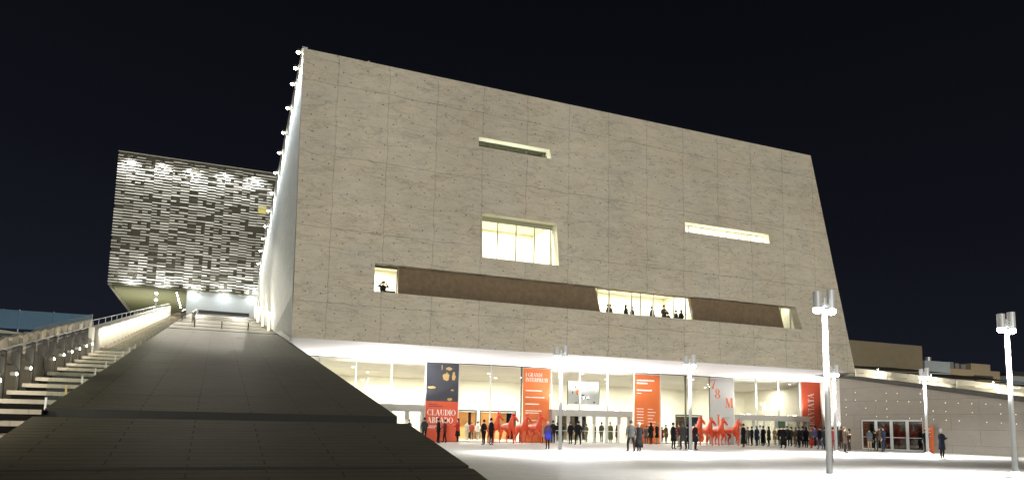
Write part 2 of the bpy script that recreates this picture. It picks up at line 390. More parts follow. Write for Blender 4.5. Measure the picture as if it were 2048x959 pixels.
for X in (-3.3, 4.4):
    for a, b in zip(prof, prof[1:]): r.face([(X, a[0], -0.1), (X, b[0], -0.1), (X, b[0], b[1]), (X, a[0], a[1])])
tag(r.build('ramp', [M['ramp'], M['riser']]), kind='structure')
# flat forecourt the photographer stands on, at the ramp's foot
f = MB(); f.face([(-30, -40, -0.004), (4.4, -40, -0.004), (4.4, 7.6, -0.004), (-30, 7.6, -0.004)]); tag(f.build('forecourt', M['plaza']), kind='structure')

PITCH = 1.45
def stairs(name, x0, x1, y_start, n, skip=0):
    s = MB()
    for k in range(n):
        y0 = y_start + PITCH*k; z = rz(y0); y1 = y0+PITCH
        zt = z + 0.0
        s.box(x0, x1, y0, y1+0.02, zt-0.10, zt)                       # slab
        s.box(x0, x1, y0+0.45, y1+0.45, zt-SL*PITCH-0.05, zt-0.101, 1)     # recessed riser, shade put into its dark colour
    s.prism([(y_start+0.3, -0.05), (y_start+n*PITCH, -0.05), (y_start+n*PITCH, rz(y_start+n*PITCH)-0.4), (y_start+0.3, rz(y_start)-0.35)], 'x', x0+0.01, x1-0.01)
    return tag(s.build(name, [M['stair'], M['riser']]), kind='structure')
stairs('stairs', -4.62, -3.32, 9.2, 60)
stairs('stairs', -6.50, -4.92, 12.1, 56)

# grass and earth bank left of the stairs
b = MB()
b.face([(-60, 5, 0.0), (-6.72, 5, 0.0), (-6.72, 47, rz(47)-0.40), (-60, 47, rz(47)-0.55)])
b.face([(-60, 47.0, rz(47)-0.55), (-6.72, 47.0, rz(47)-.40), (-6.72, 150, rz(47)-.4), (-60, 150, rz(47)-.55)])
tag(b.build('bank', M['hedge']), kind='structure')

# ------------------------------------------------------------------ parapets with posts
def wall_thing(label, name, x, ys, h, mat, every=1):
    t = empty(name, (x, ys[0], rz(ys[0])), label=label, cat='parapet')
    w = MB()
    for y in ys:
        z = rz(y) - rz(ys[0])
        w.box(-0.07, 0.07, y-ys[0]+0.07, y-ys[0]+PITCH-0.09, z-0.3, z+h)
    w.build('panel', mat, t)
    return t
ys = [13.4+PITCH*k for k in range(14)]
p1 = wall_thing('low stone parapet of staggered panels with steel posts beside the lower stairs', 'parapet_wall', -4.77, ys, 0.66, M['parapet'])
for k, y in enumerate(ys):
    q = MB(); z = rz(y)-rz(ys[0]); yy = y-ys[0]
    q.box(-0.09, 0.11, yy-0.09, yy+0.07, z-0.35, z+0.98)
    q.build('post', M['dark_steel'], p1)
q = MB(); q.cyl((0.02, -0.3, 0.86), (0.02, PITCH*13.3, 0.86+SL*PITCH*13.3+0.0), 0.025, n=8); q.cyl((0.02, -0.3, 0.98), (0.02, PITCH*13.3, 0.98+SL*PITCH*13.3), 0.025, n=8)
q.build('handrail', M['pole'], p1)
ys2 = [33.9+1.6*k for k in range(31)]
p2 = empty('parapet_wall', (-4.77, 33.9, rz(33.9)), label='continuous brightly lit white parapet climbing beside the upper stairs', cat='parapet')
q = MB(); Y0 = 33.9
q.prism([(0, -0.35), (50, -0.35+SL*50), (50, 1.05+SL*50), (0, 0.95)], 'x', -0.12, 0.10)
q.build('panel', simple('parapet_lit_tone', (0.62, 0.59, 0.50), 0.7, var=0.06, scale=1.5), p2)  # paler than the lower parapet: its bright lighting is put into the colour
q = MB()
for i in range(26): q.box(0.101, 0.106, i*1.9+0.2, i*1.9+0.225, -0.2+SL*1.9*i, 0.9+SL*1.9*i)
q.build('joint_strip', M['mullion'], p2)
q = MB(); q.cyl((-0.05, 0, 1.22), (-0.05, 50, 1.27+SL*50), 0.018, n=8)
for i in range(26): q.cyl((-0.05, i*2.0, 0.95+SL*2*i), (-0.05, i*2.0, 1.22+SL*2*i), 0.015, n=6)
q.build('handrail', M['pole'], p2)
# lights under the coping of the white parapet: one added area lamp washes the wall in their stead
al = bpy.data.lights.new('coping_wash', 'AREA'); al.shape = 'RECTANGLE'; al.size = 46; al.size_y = .06; al.energy = 620; al.color = (1.0, .94, .78)
ao = bpy.data.objects.new('coping_wash', al); link(ao); ao.parent = p2
ux_ = Vector((0, 1, SL)).normalized(); zz_ = Vector((.30, -.0, 1)).normalized(); yy_ = zz_.cross(ux_).normalized(); zz_ = ux_.cross(yy_).normalized()
ao.matrix_local = Matrix.Translation((0.34, 24, .80+SL*24)) @ Matrix((ux_, yy_, zz_)).transposed().to_4x4()
for i in range(15):
    yy = 35.2 + i*3.1
    t = empty('wall_light', (-4.60, yy, rz(yy)+0.85), label='row of small lights under the coping of the white parapet', cat='light', group='lights under the white parapet coping')
    q = MB(); q.box(-0.04, 0.03, -0.06, 0.06, -0.03, 0.02); q.build('housing', M['white_frame'], t)
    q = MB(); q.box(-0.03, 0.025, -0.05, 0.05, -0.036, -0.031); q.build('lens', M['soft_lens'], t)
lamp_ys = [(ys[i], i) for i in (3, 5, 6, 8, 9, 10, 11, 12, 13)]
lnum = ['nearest', 'second nearest', 'third nearest', 'fourth nearest', 'fifth nearest', 'sixth nearest', 'seventh nearest', 'second farthest', 'farthest']
for j, (y, i) in enumerate([(14.1, 0), (15.55, 0), (17.0, 0), (18.45, 0), (19.9, 0), (21.35, 0), (22.8, 0), (25.7, 0), (27.2, 0), (28.6, 0), (30.05, 0), (31.5, 0), (32.8, 0)]):
    lab = '%s visible post light glowing low on the stair parapet' % lnum[j-5 if j < 12 else 8] if j >= 5 else 'post light low on the stair parapet, nearer than the picture edge'
    t = empty('post_light', (-4.60, y, rz(y)+0.34), label=lab, cat='light', group='small lights on the stair parapet posts')
    q = MB(); q.cyl((-0.1, 0, 0), (0.03, 0, 0), 0.05, n=10); q.build('housing', M['pole'], t)
    q = MB(); q.cyl((0.031, 0, 0), (0.05, 0, 0), 0.04, 0.03, n=10); q.build('lens', M['warm_lens'], t)
    spot('light', (0.10, -0.10, 0.06), (1.0, .45, -0.02), 70, 165, 0.5, (1.0, 0.95, 0.80), 0.03, t)

# upper row of slanted panels, further left
t = empty('parapet_wall', (-6.62, 21.0, rz(21.0)), label='saw-toothed row of pale panels left of the second flight of stairs', cat='parapet')
for k in range(18):
    q = MB(); yy = k*PITCH; z = SL*yy
    q.prism([(yy+0.0, z-0.3), (yy+PITCH*0.62, z-0.3+SL*0.8), (yy+PITCH*0.62, z+0.72+SL*0.9), (yy+0.0, z+0.64)], 'x', -0.10, 0.05)
    q.build('panel', M['parapet'], t)
    q = MB(); q.box(-0.1, 0.06, yy+PITCH*0.72, yy+PITCH*0.84, z-0.3, z+0.74); q.build('post', M['parapet'], t)
q = MB(); q.prism([(12, SL*12+.60), (26, SL*26+.7), (26, SL*26+1.0), (12, SL*12+.84)], 'x', -.03, -.01)
q.build('glass_panel', M['rail_glass'], t)
for i in range(9):
    yy = 22.5+i*2.9
    spot('panel_light', (0.85, yy-21, SL*(yy-21)+0.30), (0.0, yy-21+0.5, SL*(yy-21)+0.5), 16, 150, 0.6, (1.0, 0.93, 0.74), 0.04, t)
for i in range(9):
    yy = 21.5+i*3.0
    spot('step_light', (1.6, yy-21, SL*(yy-21)+0.45), (.4, yy-21+.9, SL*(yy-21)+0.1), 26, 160, 0.6, (1.0, 0.93, 0.76), 0.04, t)

# terrace glass fence
t = empty('glass_fence', (-6.7, 47.2, rz(47)-.35), label='bluish glass balustrade with thin posts on the far left terrace', cat='glass fence')
q = MB(); q.box(-9, 0.0, -0.01, 0.01, 0.25, 1.30); q.build('glass_panel', M['blue_glass'], t)
for x in (-8.6, -6.5, -3.55, -1.9, 0.0):
    q = MB(); q.cyl((x, 0.05, 0.0), (x, 0.05, 1.34), 0.022, n=8); q.build('post', M['pole'], t)
q = MB(); q.prism([(-9, 0.0), (-2.2, 0.0), (-3.6, 0.14), (-5, .30), (-9, 0.62)], 'y', 0.3, 9.0)
mo = q.build('lawn_mound', simple('mound', (0.34, 0.34, 0.25), 0.9, var=0.1)); mo.location = (-6.9, 46.2, rz(47)-.45); tag(mo, kind='structure')
spot('terrace_light', (-9, -1.2, 1.3), (-5, 1, 0.0), 500, 160, 0.5, (0.75, 0.95, 1.0), 0.1, t)

# glass balustrade between ramp and stairs
t = empty('glass_balustrade', (-3.31, 18.2, rz(18.2)), label='low frameless glass balustrade between the dark ramp and the stairs', cat='balustrade')
for k in range(19):
    q = MB(); y = k*2.2
    q.prism([(y, SL*y-0.02), (y+2.16, SL*(y+2.16)-0.02), (y+2.16, SL*(y+2.16)+0.62), (y, SL*y+0.62)], 'x', -0.008, 0.008)
    q.build('glass_panel', M['rail_glass'], t)
    q = MB(); q.box(-0.02, 0.02, y-0.03, y+0.01, SL*y-0.05, SL*y+0.22); q.build('clamp', M['gold_print'] if k in (1,) else M['mullion'], t)

# ------------------------------------------------------------------ the opera house
FY = 43.65
OH = empty('opera_house', (4, FY, 0), label='huge pale concrete block with slanted edges overhanging the lit glass lobby', cat='theatre building')
OFF = Vector((4, FY, 0))
def part(mb, name, mat, parent=None, label=None, smooth=False):
    """parts are modelled in world coordinates, then hung on the building"""
    o = mb.build(name, mat, parent or OH, smooth)
    o.matrix_parent_inverse = Matrix.Translation(-OFF)
    if label: o['label'] = label
    return o
ZT, ZB = 24.27, 6.32
def xr(z): return 49.15 + (44.95-49.15)*(z-ZB)/(ZT-ZB)
def xl(z): return 4.10 + (3.87-4.10)*(z-ZB)/(ZT-ZB)
L0, L1 = 9.50, 11.28
def lend(z): return 43.55 + (42.85-43.55)*(z-L0)/(L1-L0)
def w2r(z): return 21.62 - 0.22*(z-12.45)/(2.95)
openings = {  # z0, z1, left, right
  'long': (L0, L1, lambda z: 8.85, lend),
  'tall': (12.45, 15.40, lambda z: 15.98-0.13*(z-12.45)/2.95, w2r),
  'slit_right': (16.2, 16.92, lambda z: 32.25-0.08*(z-16.2)/.72, lambda z: 40.35-0.10*(z-16.2)/.72),
  'slit_top': (20.0, 20.66, lambda z: 15.5, lambda z: 20.95-0.15*(z-20)/.66)}
fm = MB()
zs = [ZB, L0, L1, 12.45, 15.40, 16.2, 16.92, 20.0, 20.66, ZT]
for z0, z1 in zip(zs, zs[1:]):
    hs = [o for o in openings.values() if abs(o[0]-z0) < 1e-6 and abs(o[1]-z1) < 1e-6]
    edges = [xl] + [f for o in hs for f in (o[2], o[3])] + [xr]
    for a, bb in zip(edges[::2], edges[1::2]):
        fm.face([(a(z0), FY, z0), (bb(z0), FY, z0), (bb(z1), FY, z1), (a(z1), FY, z1)])
part(fm, 'facade_wall', M['facade'])
D = 0.75
for nm, (z0, z1, a, bb) in openings.items():      # reveals
    rv = MB(); y1 = FY+D
    rv.face([(a(z1), FY+.002, z1), (bb(z1), FY+.002, z1), (bb(z1), y1, z1), (a(z1), y1, z1)])
    rv.face([(a(z0), FY+.002, z0), (bb(z0), FY+.002, z0), (bb(z0), y1, z0), (a(z0), y1, z0)])
    rv.face([(a(z0), FY+.002, z0), (a(z0), y1, z0), (a(z1), y1, z1), (a(z1), FY+.002, z1)])
    rv.face([(bb(z0), FY+.002, z0), (bb(z0), y1, z0), (bb(z1), y1, z1), (bb(z1), FY+.002, z1)])
    part(rv, 'window_reveal', M['cream'] if nm != 'long' else M['facade'])
# roof, right side, back
TR_ = lambda y: ZT - 0.175*(y-FY)
rf = MB()
rf.face([(3.87, FY, ZT), (44.95, FY, ZT), (44.95, 82.0, TR_(82)), (3.87, 82.0, TR_(82))])
part(rf, 'roof', M['side'])
rs = MB(); rs.face([(44.95, FY, ZT), (49.15, FY, ZB), (49.15, 82, ZB), (44.95, 82, TR_(82))])
rs.face([(3.87, 82, TR_(82)), (44.95, 82, TR_(82)), (49.15, 82, ZB), (4.2, 82, ZB)])
part(rs, 'right_wall', M['side'])
ls = MB()   # left wall seen at a steep angle, its lower front corner cut back
A = (4.03, FY, 9.0); B = (4.30, 60.5, rz(60.5)+0.1); C = (4.13, FY, ZB)
ls.face([(3.87, FY, ZT), A, B, (4.3, 82.0, rz(82)), (3.9, 82.0, TR_(82))])
part(ls, 'left_wall', M['side'])
D2 = (4.80, 48.0, 6.50)
ls = MB(); ls.face([A, C, D2]); ls.face([A, D2, B]); part(ls, 'undercut', M['side'])
ls = MB(); ls.face([(4.52, 47.0, 5.6), (4.36, 62.0, rz(62)-.6), (4.34, 62.0, rz(62)+.5), (4.50, 47.0, rz(47)+.22)]); part(ls, 'plinth', M['side'])
ls = MB(); ls.face([(3.9, 82.0, TR_(82)), (4.3, 82, rz(82)), (4.3, 96, rz(96)), (4.3, 96, rz(96)+2.6), (3.95, 85, rz(85)+2.4)]); part(ls, 'stair_wall', M['side'])
cp = MB(); cp.prism([(FY-.003, ZT), (82, TR_(82)), (82, TR_(82)+.10), (FY-.003, ZT+.10)], 'x', 3.80, 4.12)
part(cp, 'coping', M['side'])
q = MB(); q.cyl((8.0, FY+0.5, ZT-.1), (8.0, FY+0.5, ZT+.3), .08); q.box(7.6, 8.5, FY+.4, FY+.7, ZT-.1, ZT+0.12); part(q, 'roof_sensor', M['canopy'])
q = MB(); q.box(40.2, 40.6, FY+.3, FY+.6, ZT-.1, ZT+0.16); part(q, 'roof_sensor', M['canopy'])
# soffit
sf = MB(); sf.face([(4.13, FY, ZB), (49.15, FY, ZB), (57.2, 55.2, ZB), (4.4, 55.2, ZB)])
part(sf, 'soffit', M['soffit'])

# brown recessed panels + windows in the long opening
PY = FY+0.62
def zpoly(mb, xs, z0, z1, y): mb.face([(xs[0], y, z0), (xs[1], y, z0), (xs[2], y, z1), (xs[3], y, z1)])
for (a0, a1, b1, b0) in ((10.55, 25.30, 24.85, 10.50), (33.45, 42.25, 41.72, 33.05)):
    q = MB(); q.face([(a0, PY, L0), (a1, PY, L0), (b1, PY, L1), (b0, PY, L1)])
    q.face([(a1, PY, L0), (a1, PY+.3, L0), (b1, PY+.3, L1), (b1, PY, L1)]); q.face([(a0, PY, L0), (a0, PY+.3, L0), (b0, PY+.3, L1), (b0, PY, L1)])
    part(q, 'recess_panel', M['recess'])
def window(x0, x1, z0, z1, mull, y=FY+0.68, frame=None, glassm=None, top=0.06):
    fr = MB()
    fr.box(x0, x1, y-.03, y+.05, z0, z0+.05); fr.box(x0, x1, y-.03, y+.05, z1-top, z1)
    fr.box(x0, x0+.05, y-.028, y+.048, z0+.051, z1-top-.001); fr.box(x1-.05, x1, y-.028, y+.048, z0+.051, z1-top-.001)
    for mx in mull: fr.box(mx-.035, mx+.035, y-.05, y+.06, z0+.051, z1-top-.001)
    w = part(fr, 'window', frame or M['dark_frame'])
    gl = MB(); gl.box(x0+.05, x1-.05, y+.0, y+.012, z0+.05, z1-top)
    g = part(gl, 'pane', glassm or M['glass'], w); g.matrix_parent_inverse = Matrix.Identity(4)
    return w
window(8.86, 10.45, L0, L1, [], top=0.12)
window(25.0, 33.3, L0, L1, [26.0, 27.9, 28.65, 29.75, 31.6, 32.65], frame=M['mullion'])
window(41.9, 43.5, L0, L1, [42.95], frame=M['mullion'])
window(15.86, 21.4, 12.45, 15.4, [17.25, 18.62, 20.0, 21.25], top=0.30, frame=M['olive'])
window(32.2, 40.3, 16.2, 16.92, [33.0, 34.2, 35.4, 36.6, 37.8, 39.0], frame=M['mullion'])
window(15.5, 20.9, 20.0, 20.66, [16.6, 17.95, 19.3, 20.7], top=0.10)
# rooms behind the windows
def room(x0, x1, y0, y1, z0, z1, mat, name='room'):
    q = MB()
    q.face([(x0, y0, z0), (x1, y0, z0), (x1, y1, z0), (x0, y1, z0)]); q.face([(x0, y0, z1), (x1, y0, z1), (x1, y1, z1), (x0, y1, z1)])
    q.face([(x0, y1, z0), (x1, y1, z0), (x1, y1, z1), (x0, y1, z1)]); q.face([(x0, y0, z0), (x0, y1, z0), (x0, y1, z1), (x0, y0, z1)])
    q.face([(x1, y0, z0), (x1, y1, z0), (x1, y1, z1), (x1, y0, z1)])
    return part(q, name, mat)
WARM = (1.0, 0.97, 0.84)
room(8.7, 11.5, FY+.76, 48.5, 8.75, 11.9, M['cream']); room(24.6, 33.6, FY+.76, 48.5, 8.75, 11.9, M['cream']); room(41.6, 43.7, FY+.76, 46.5, 8.75, 11.9, M['cream'])
room(15.5, 22.0, FY+.76, 49.0, 11.0, 15.9, M['cream']); room(32.0, 40.6, FY+.76, 46.5, 15.9, 17.6, M['cream']); room(15.3, 21.2, FY+.76, 47.0, 19.4, 21.3, M['olive'])
LW = []
area('room_light', (9.9, 47.0, 11.8), (9.9, 47.0, 8), 230, 1.6, 1.6, WARM)
area('room_light', (29.1, 46.6, 11.8), (29.1, 46.6, 8), 900, 8, 1.8, WARM)
area('room_light', (42.6, 45.6, 11.8), (42.6, 45.6, 8), 80, 1.6, .6, WARM)
area('room_light', (18.7, 46.8, 15.8), (18.7, 46.8, 8), 1250, 5.5, 2.2, WARM)
area('room_light', (36.3, 45.6, 17.5), (36.3, 45.6, 8), 1100, 7.5, .8, WARM)
area('room_light', (18.2, 45.6, 21.2), (18.2, 45.6, 8), 70, 5, .8, WARM)
area('reveal_light', (18.2, FY+.45, 20.02), (18.2, FY+.35, 22), 26, 5.2, .08, (0.95, 1.0, 0.80))
area('reveal_light', (18.6, FY+.45, 12.47), (18.6, FY+.35, 16), 12, 5.2, .08, (0.95, 1.0, 0.80))
area('reveal_light', (36.2, FY+.45, 16.22), (36.2, FY+.35, 18), 26, 7.6, .06, (0.95, 1.0, 0.80))
for o in [x for x in bpy.data.objects if x.name.startswith(('room_light', 'reveal_light'))]:
    o.parent = OH; o.matrix_parent_inverse = Matrix.Translation(-OFF)
# curved white sculpture-like drawing on the long window's back wall
# lobby
GY = 55.0
lb = MB()
lb.face([(4.6, GY+.0, 0.01), (57.0, GY, 0.01), (57.0, 68, 0.01), (4.6, 68, 0.01)])
part(lb, 'lobby_floor', M['cream_floor'])
lb = MB(); lb.face([(4.6, 55.25, 6.28), (57.2, 55.25, 6.28), (57.2, 68, 5.6), (4.6, 68, 5.6)]); part(lb, 'lobby_ceiling', M['lobby_ceiling'])
lb = MB(); lb.face([(4.6, 55.2, 0), (4.6, 68, 0), (4.6, 68, 6.3), (4.6, 55.2, 6.3)]); lb.face([(57.2, 55.2, 0), (57.2, 68, 0), (57.2, 68, 6.3), (57.2, 55.2, 6.3)])
# back wall with openings (bar, cloakroom)
holes = [(20.6, 24.0, 2.6), (24.5, 28.2, 2.6), (33.0, 36.2, 2.5), (47.6, 51.0, 2.7), (52.6, 55.5, 2.7)]
x = 4.6
for (h0, h1, hz) in holes:
    lb.face([(x, 66.5, 0), (h0, 66.5, 0), (h0, 66.5, 6.0), (x, 66.5, 6.0)]); lb.face([(h0, 66.5, hz), (h1, 66.5, hz), (h1, 66.5, 6.0), (h0, 66.5, 6.0)]); x = h1
lb.face([(x, 66.5, 0), (57.2, 66.5, 0), (57.2, 66.5, 6.0), (x, 66.5, 6.0)])
part(lb, 'lobby_wall', M['cream'])
warmroom = simple('warm_bar_wall', (0.62, 0.34, 0.12), 0.7, var=0.4, scale=1.2)
for i, (h0, h1, hz) in enumerate(holes):
    q = MB(); q.box(h0-.08, h0, 66.4, 66.6, 0, hz+.1); q.box(h1, h1+.08, 66.4, 66.6, 0, hz+.1); q.box(h0-.08, h1+.08, 66.38, 66.62, hz+.101, hz+.22)
    part(q, 'doorway', M['dark_frame'])
    q = MB(); q.face([(h0-.1, 69, 0), (h1+.1, 69, 0), (h1+.1, 69, 3.0), (h0-.1, 69, 3.0)]); q.face([(h0-.1, 66.6, 3.0), (h1+.1, 66.6, 3.0), (h1+.1, 69, 3.0), (h0-.1, 69, 3.0)])
    q.box(h0+.2, h1-.2, 68.0, 68.5, 0, 1.1)
    part(q, 'bar_room', warmroom if i < 2 else M['recess'])
    spot('bar_light', ((h0+h1)/2, 67.6, 2.9), ((h0+h1)/2, 68.6, 0), 110 if i < 2 else 25, 140, .5, (1, .8, .5), .1)
# lobby lighting
dl = MB()
for i in range(17):
    for j, yy in enumerate((57.4, 60.4, 63.4)):
        xx = 6.5 + i*3.05 + (j % 2)*1.2
        if xx > 56 or (i*5+j*3) % 4 != 0: continue
        zc = 6.28-(yy-55.25)*0.0533
        dl.cyl((xx, yy, zc-.03), (xx, yy, zc-.005), .11, n=10)
part(dl, 'downlight', M['soft_lens'])
for xx, yy, W in ((8, 60, 1500), (14, 61, 1100), (20, 61, 1050), (25.5, 61, 1050), (31.5, 60.5, 1100), (38, 61, 1050), (44, 61, 1100), (50.5, 61, 420), (55, 61, 350)):
    area('lobby_light', (xx, yy, 5.8), (xx, yy, 0), W, 3.0, 1.2, (1.0, 0.97, 0.89))
for o in [x for x in bpy.data.objects if x.name.startswith(('lobby_light', 'bar_light'))]:
    o.parent = OH; o.matrix_parent_inverse = Matrix.Translation(-OFF)
# glass curtain wall: bays of 2.765 m
bx = [4.5, 7.25] + [10.03 + 2.765*k for k in range(18)]
bx = [b_ for b_ in bx if b_ < 57.2]
for a, bb in zip(bx, bx[1:]):
    q = MB(); q.box(a+.04, bb-.04, GY, GY+.02, 0.03, 6.2)
    part(q, 'glass_panel', M['glass'])
for k, a in enumerate(bx):
    dark = k in (7, 11, 14, 15)
    q = MB(); q.box(a-.035, a+.035, GY-.08, GY+.12, 0.0, 6.3)
    part(q, 'mullion', M['dark_frame'] if k in (7, 13, 14) else M['white_frame'])
q = MB(); q.box(4.45, 57.1, GY-.05, GY+.10, 6.265, 6.315); q.box(4.45, 57.1, GY-.04, GY+.08, 0.0, 0.06)
part(q, 'glazing_rail', M['dark_frame'])
# entrance boxes
for vi, (v0, v1, vh) in enumerate(((9.9, 15.3, 2.85), (26.35, 34.2, 2.80), (46.0, 54.6, 2.80))):
    vy = 54.15
    q = MB(); q.box(v0-.02, v1+.02, vy, GY-.12, vh-.52, vh); q.box(v0, v0+.30, vy+.04, GY-.13, 0, vh-.521)
    q.box(v1-.12, v1, vy+.04, GY-.13, 0, vh-.521)
    vb = part(q, 'entrance_box', M['canopy'])
    n = 4 if vi == 0 else 6
    wv = (v1-v0-.42)/n
    for i in range(n):
        a = v0+.30+wv*i
        q = MB()
        q.box(a+.02, a+.09, vy+.10, vy+.18, 0.02, vh-.53); q.box(a+wv-.09, a+wv-.02, vy+.10, vy+.18, 0.02, vh-.53)
        q.box(a+.091, a+wv-.091, vy+.11, vy+.17, 0.02, .10); q.box(a+.091, a+wv-.091, vy+.11, vy+.17, 1.02, 1.06)
        d = part(q, 'door', M['white_frame'], vb); d.matrix_parent_inverse = Matrix.Identity(4)
        q = MB(); q.box(a+.091, a+wv-.091, vy+.13, vy+.14, .10, vh-.53); d2 = part(q, 'pane', M['glass'], d); d2.matrix_parent_inverse = Matrix.Identity(4)
        if i % 2 == 1:
            q = MB(); q.box(a-.16, a+.16, vy+.02, vy+.09, vh-1.15, vh-.53); d3 = part(q, 'pilaster', M['canopy'], vb); d3.matrix_parent_inverse = Matrix.Identity(4)
    for i in range(3):
        xx = v0+(v1-v0)*(i+.5)/3
        q = MB(); q.box(xx-.16, xx+.16, vy+.35, vy+.62, vh+.003, vh+.07)
        u = part(q, 'uplight', M['white_frame'], vb); u.matrix_parent_inverse = Matrix.Identity(4)
        q = MB(); q.box(xx-.13, xx+.13, vy+.38, vy+.59, vh+.071, vh+.078); u2 = part(q, 'lens', M['lens'], u); u2.matrix_parent_inverse = Matrix.Identity(4)
        s = spot('uplight_beam', (xx, vy+.45, vh+.12), (xx, vy-2.0, 6.3), 2200 if vi < 2 else 1500, 165, .4, (1.0, .98, .97), .06)
        s.parent = OH; s.matrix_parent_inverse = Matrix.Translation(-OFF)
# stone wall returning from the lobby to the terrace wall, with small doors
MU = 'terrace_wall'
TWY = 14.0
def tz(y): return 3.56 + (5.93-3.56)/(45.2-30.3)*(y-30.3)
TW = empty('terrace_wall', (49.0, 45.2, 0), label='long grey stone wall with dark sloping coping on the right of the plaza', cat='wall')
OT = Vector((49.0, 45.2, 0))
def tpart(mb, name, mat, parent=None, label=None):
    o = mb.build(name, mat, parent or TW)
    o.matrix_parent_inverse = Matrix.Translation(-OT) if parent is None else Matrix.Identity(4)
    if label: o['label'] = label
    return o
q = MB()
D0, D1, DH = 37.65, 43.25, 2.42
q.face([(49, 14, 0), (49, D0, 0), (49, D0, tz(D0)), (49, 14, tz(14))]); q.face([(49, D0, DH), (49, D1, DH), (49, D1, tz(D1)), (49, D0, tz(D0))])
q.face([(49, D1, 0), (49, 45.2, 0), (49, 45.2, tz(45.2)), (49, D1, tz(D1))])
for yy in (D0, D1): q.face([(49.01, yy, 0), (49.35, yy, 0), (49.35, yy, DH), (49.01, yy, DH)])
q.face([(49.01, D0, DH), (49.35, D0, DH), (49.35, D1, DH), (49.01, D1, DH)])
tpart(q, 'wall', M['terrace_wall'])
q = MB(); q.box(49.3, 52.5, D0-.3, D0-.2, 0, 3); q.box(49.3, 52.5, D1+.2, D1+.3, 0, 3); q.box(52.5, 52.6, D0-.3, D1+.3, 0, 3); q.box(49.35, 52.6, D0-.3, D1+.3, 2.9, 3.0); q.box(49.35, 52.6, D0-.3, D1+.3, -.02, 0.012)
tpart(q, 'inner_room', simple('foyer_dim', (0.16, 0.17, 0.15), 0.6, var=0.5, scale=1.5))
q = MB(); q.prism([(14, tz(14)+.003), (45.25, tz(45.25)+.003), (45.25, tz(45.25)+.03), (43.2, tz(43.2)+.33), (14, tz(14)+.37)], 'x', 48.82, 49.4)
tpart(q, 'coping', M['dark_steel'])
n = 4; wv = (D1-D0)/n
for i in range(n):
    a = D0+wv*i
    q = MB()
    q.box(49.12, 49.22, a+.02, a+.12, .02, DH-.02); q.box(49.12, 49.22, a+wv-.12, a+wv-.02, .02, DH-.02)
    q.box(49.12, 49.22, a+.121, a+wv-.121, .02, .14); q.box(49.12, 49.22, a+.121, a+wv-.121, DH-.14, DH-.02)
    d = tpart(q, 'glass_door', M['white_frame'])
    q = MB(); q.box(49.16, 49.17, a+.121, a+wv-.121, .14, DH-.14); tpart(q, 'pane', M['dark_glass'], d)
    q = MB(); q.box(49.07, 49.10, a+.16, a+wv-.16, 1.0, 1.05); tpart(q, 'handle', M['pole'], d)
area('foyer_light', (51.2, 40.4, 2.8), (51.2, 40.4, 0), 22, 1.0, 4.0, (.95, 1, .85), None)
# angled return with the small door and dark red poster
q = MB()
def ang(t, z, off=0.0):   # t metres from the lobby end
    ux, uy = -8.0/12.8, -10.0/12.8
    return (57.05+ux*t - uy*off*-1, 55.2+uy*t + ux*off, z)
q.face([ang(0, 0), ang(12.8, 0), ang(12.8, 5.93), ang(12.8, ZB), ang(0, ZB)])
tpart(q, 'return_wall', M['terrace_wall'])
for (t0, t1, red) in ((6.0, 8.6, False), (10.6, 12.4, True)):
    q = MB()
    def slab(t0, t1, z0, z1, o0, o1, mb):
        vs = [ang(t0, z0, o0), ang(t1, z0, o0), ang(t1, z0, o1), ang(t0, z0, o1), ang(t0, z1, o0), ang(t1, z1, o0), ang(t1, z1, o1), ang(t0, z1, o1)]
        v = [mb.bm.verts.new(p) for p in vs]
        for k in ((3,2,1,0),(4,5,6,7),(0,1,5,4),(1,2,6,5),(2,3,7,6),(3,0,4,7)): mb.bm.faces.new([v[i] for i in k])
    slab(t0, t1, 2.15, 2.3, .01, .10, q); dd = tpart(q, 'small_door', M['dark_frame'])
    q = MB(); slab(t0, t1, 0.02, 2.14, .012, .05, q); tpart(q, 'leaf', M['white_frame'], dd)
    if not red:
        q = MB(); slab(t0+.1, t1-.1, 0.1, 2.1, .052, .06, q); tpart(q, 'pane', simple('pale_pane', (.35, .36, .33), .3), dd)
q = MB(); slab(11.0, 12.05, 0.12, 1.95, .07, .10, q)
po = q.build('door_poster', simple('dark_red_poster', (0.10, 0.008, 0.010), 0.5, var=0.1)); tag(po, 'dark red poster with white vertical lettering on the small door', 'poster')
a_ = ang(11.72, 0.3, .112)
tt = text('TRAVIATA', 0.30, a_, M['white_paint'], None, rot=(math.pi/2, -math.pi/2, math.atan2(10, 8)-math.pi/2+math.pi/2), width=1.45, bold=.004)
tt.parent = po
# tiny studs of light in the terrace wall
st = MB(); random.seed(3)
for row in range(4):
    for c in range(22):
        yy = 24.0 + c*0.98; zz = 4.35 - row*0.62 + (yy-38)*0.05
        if zz > tz(yy)-.25 or random.random() < .45: continue
        st.box(48.985, 48.998, yy-.018, yy+.018, zz-.018, zz+.018)
tpart(st, 'light_studs', emit('stud_light', (1, .98, .9), 3.0))
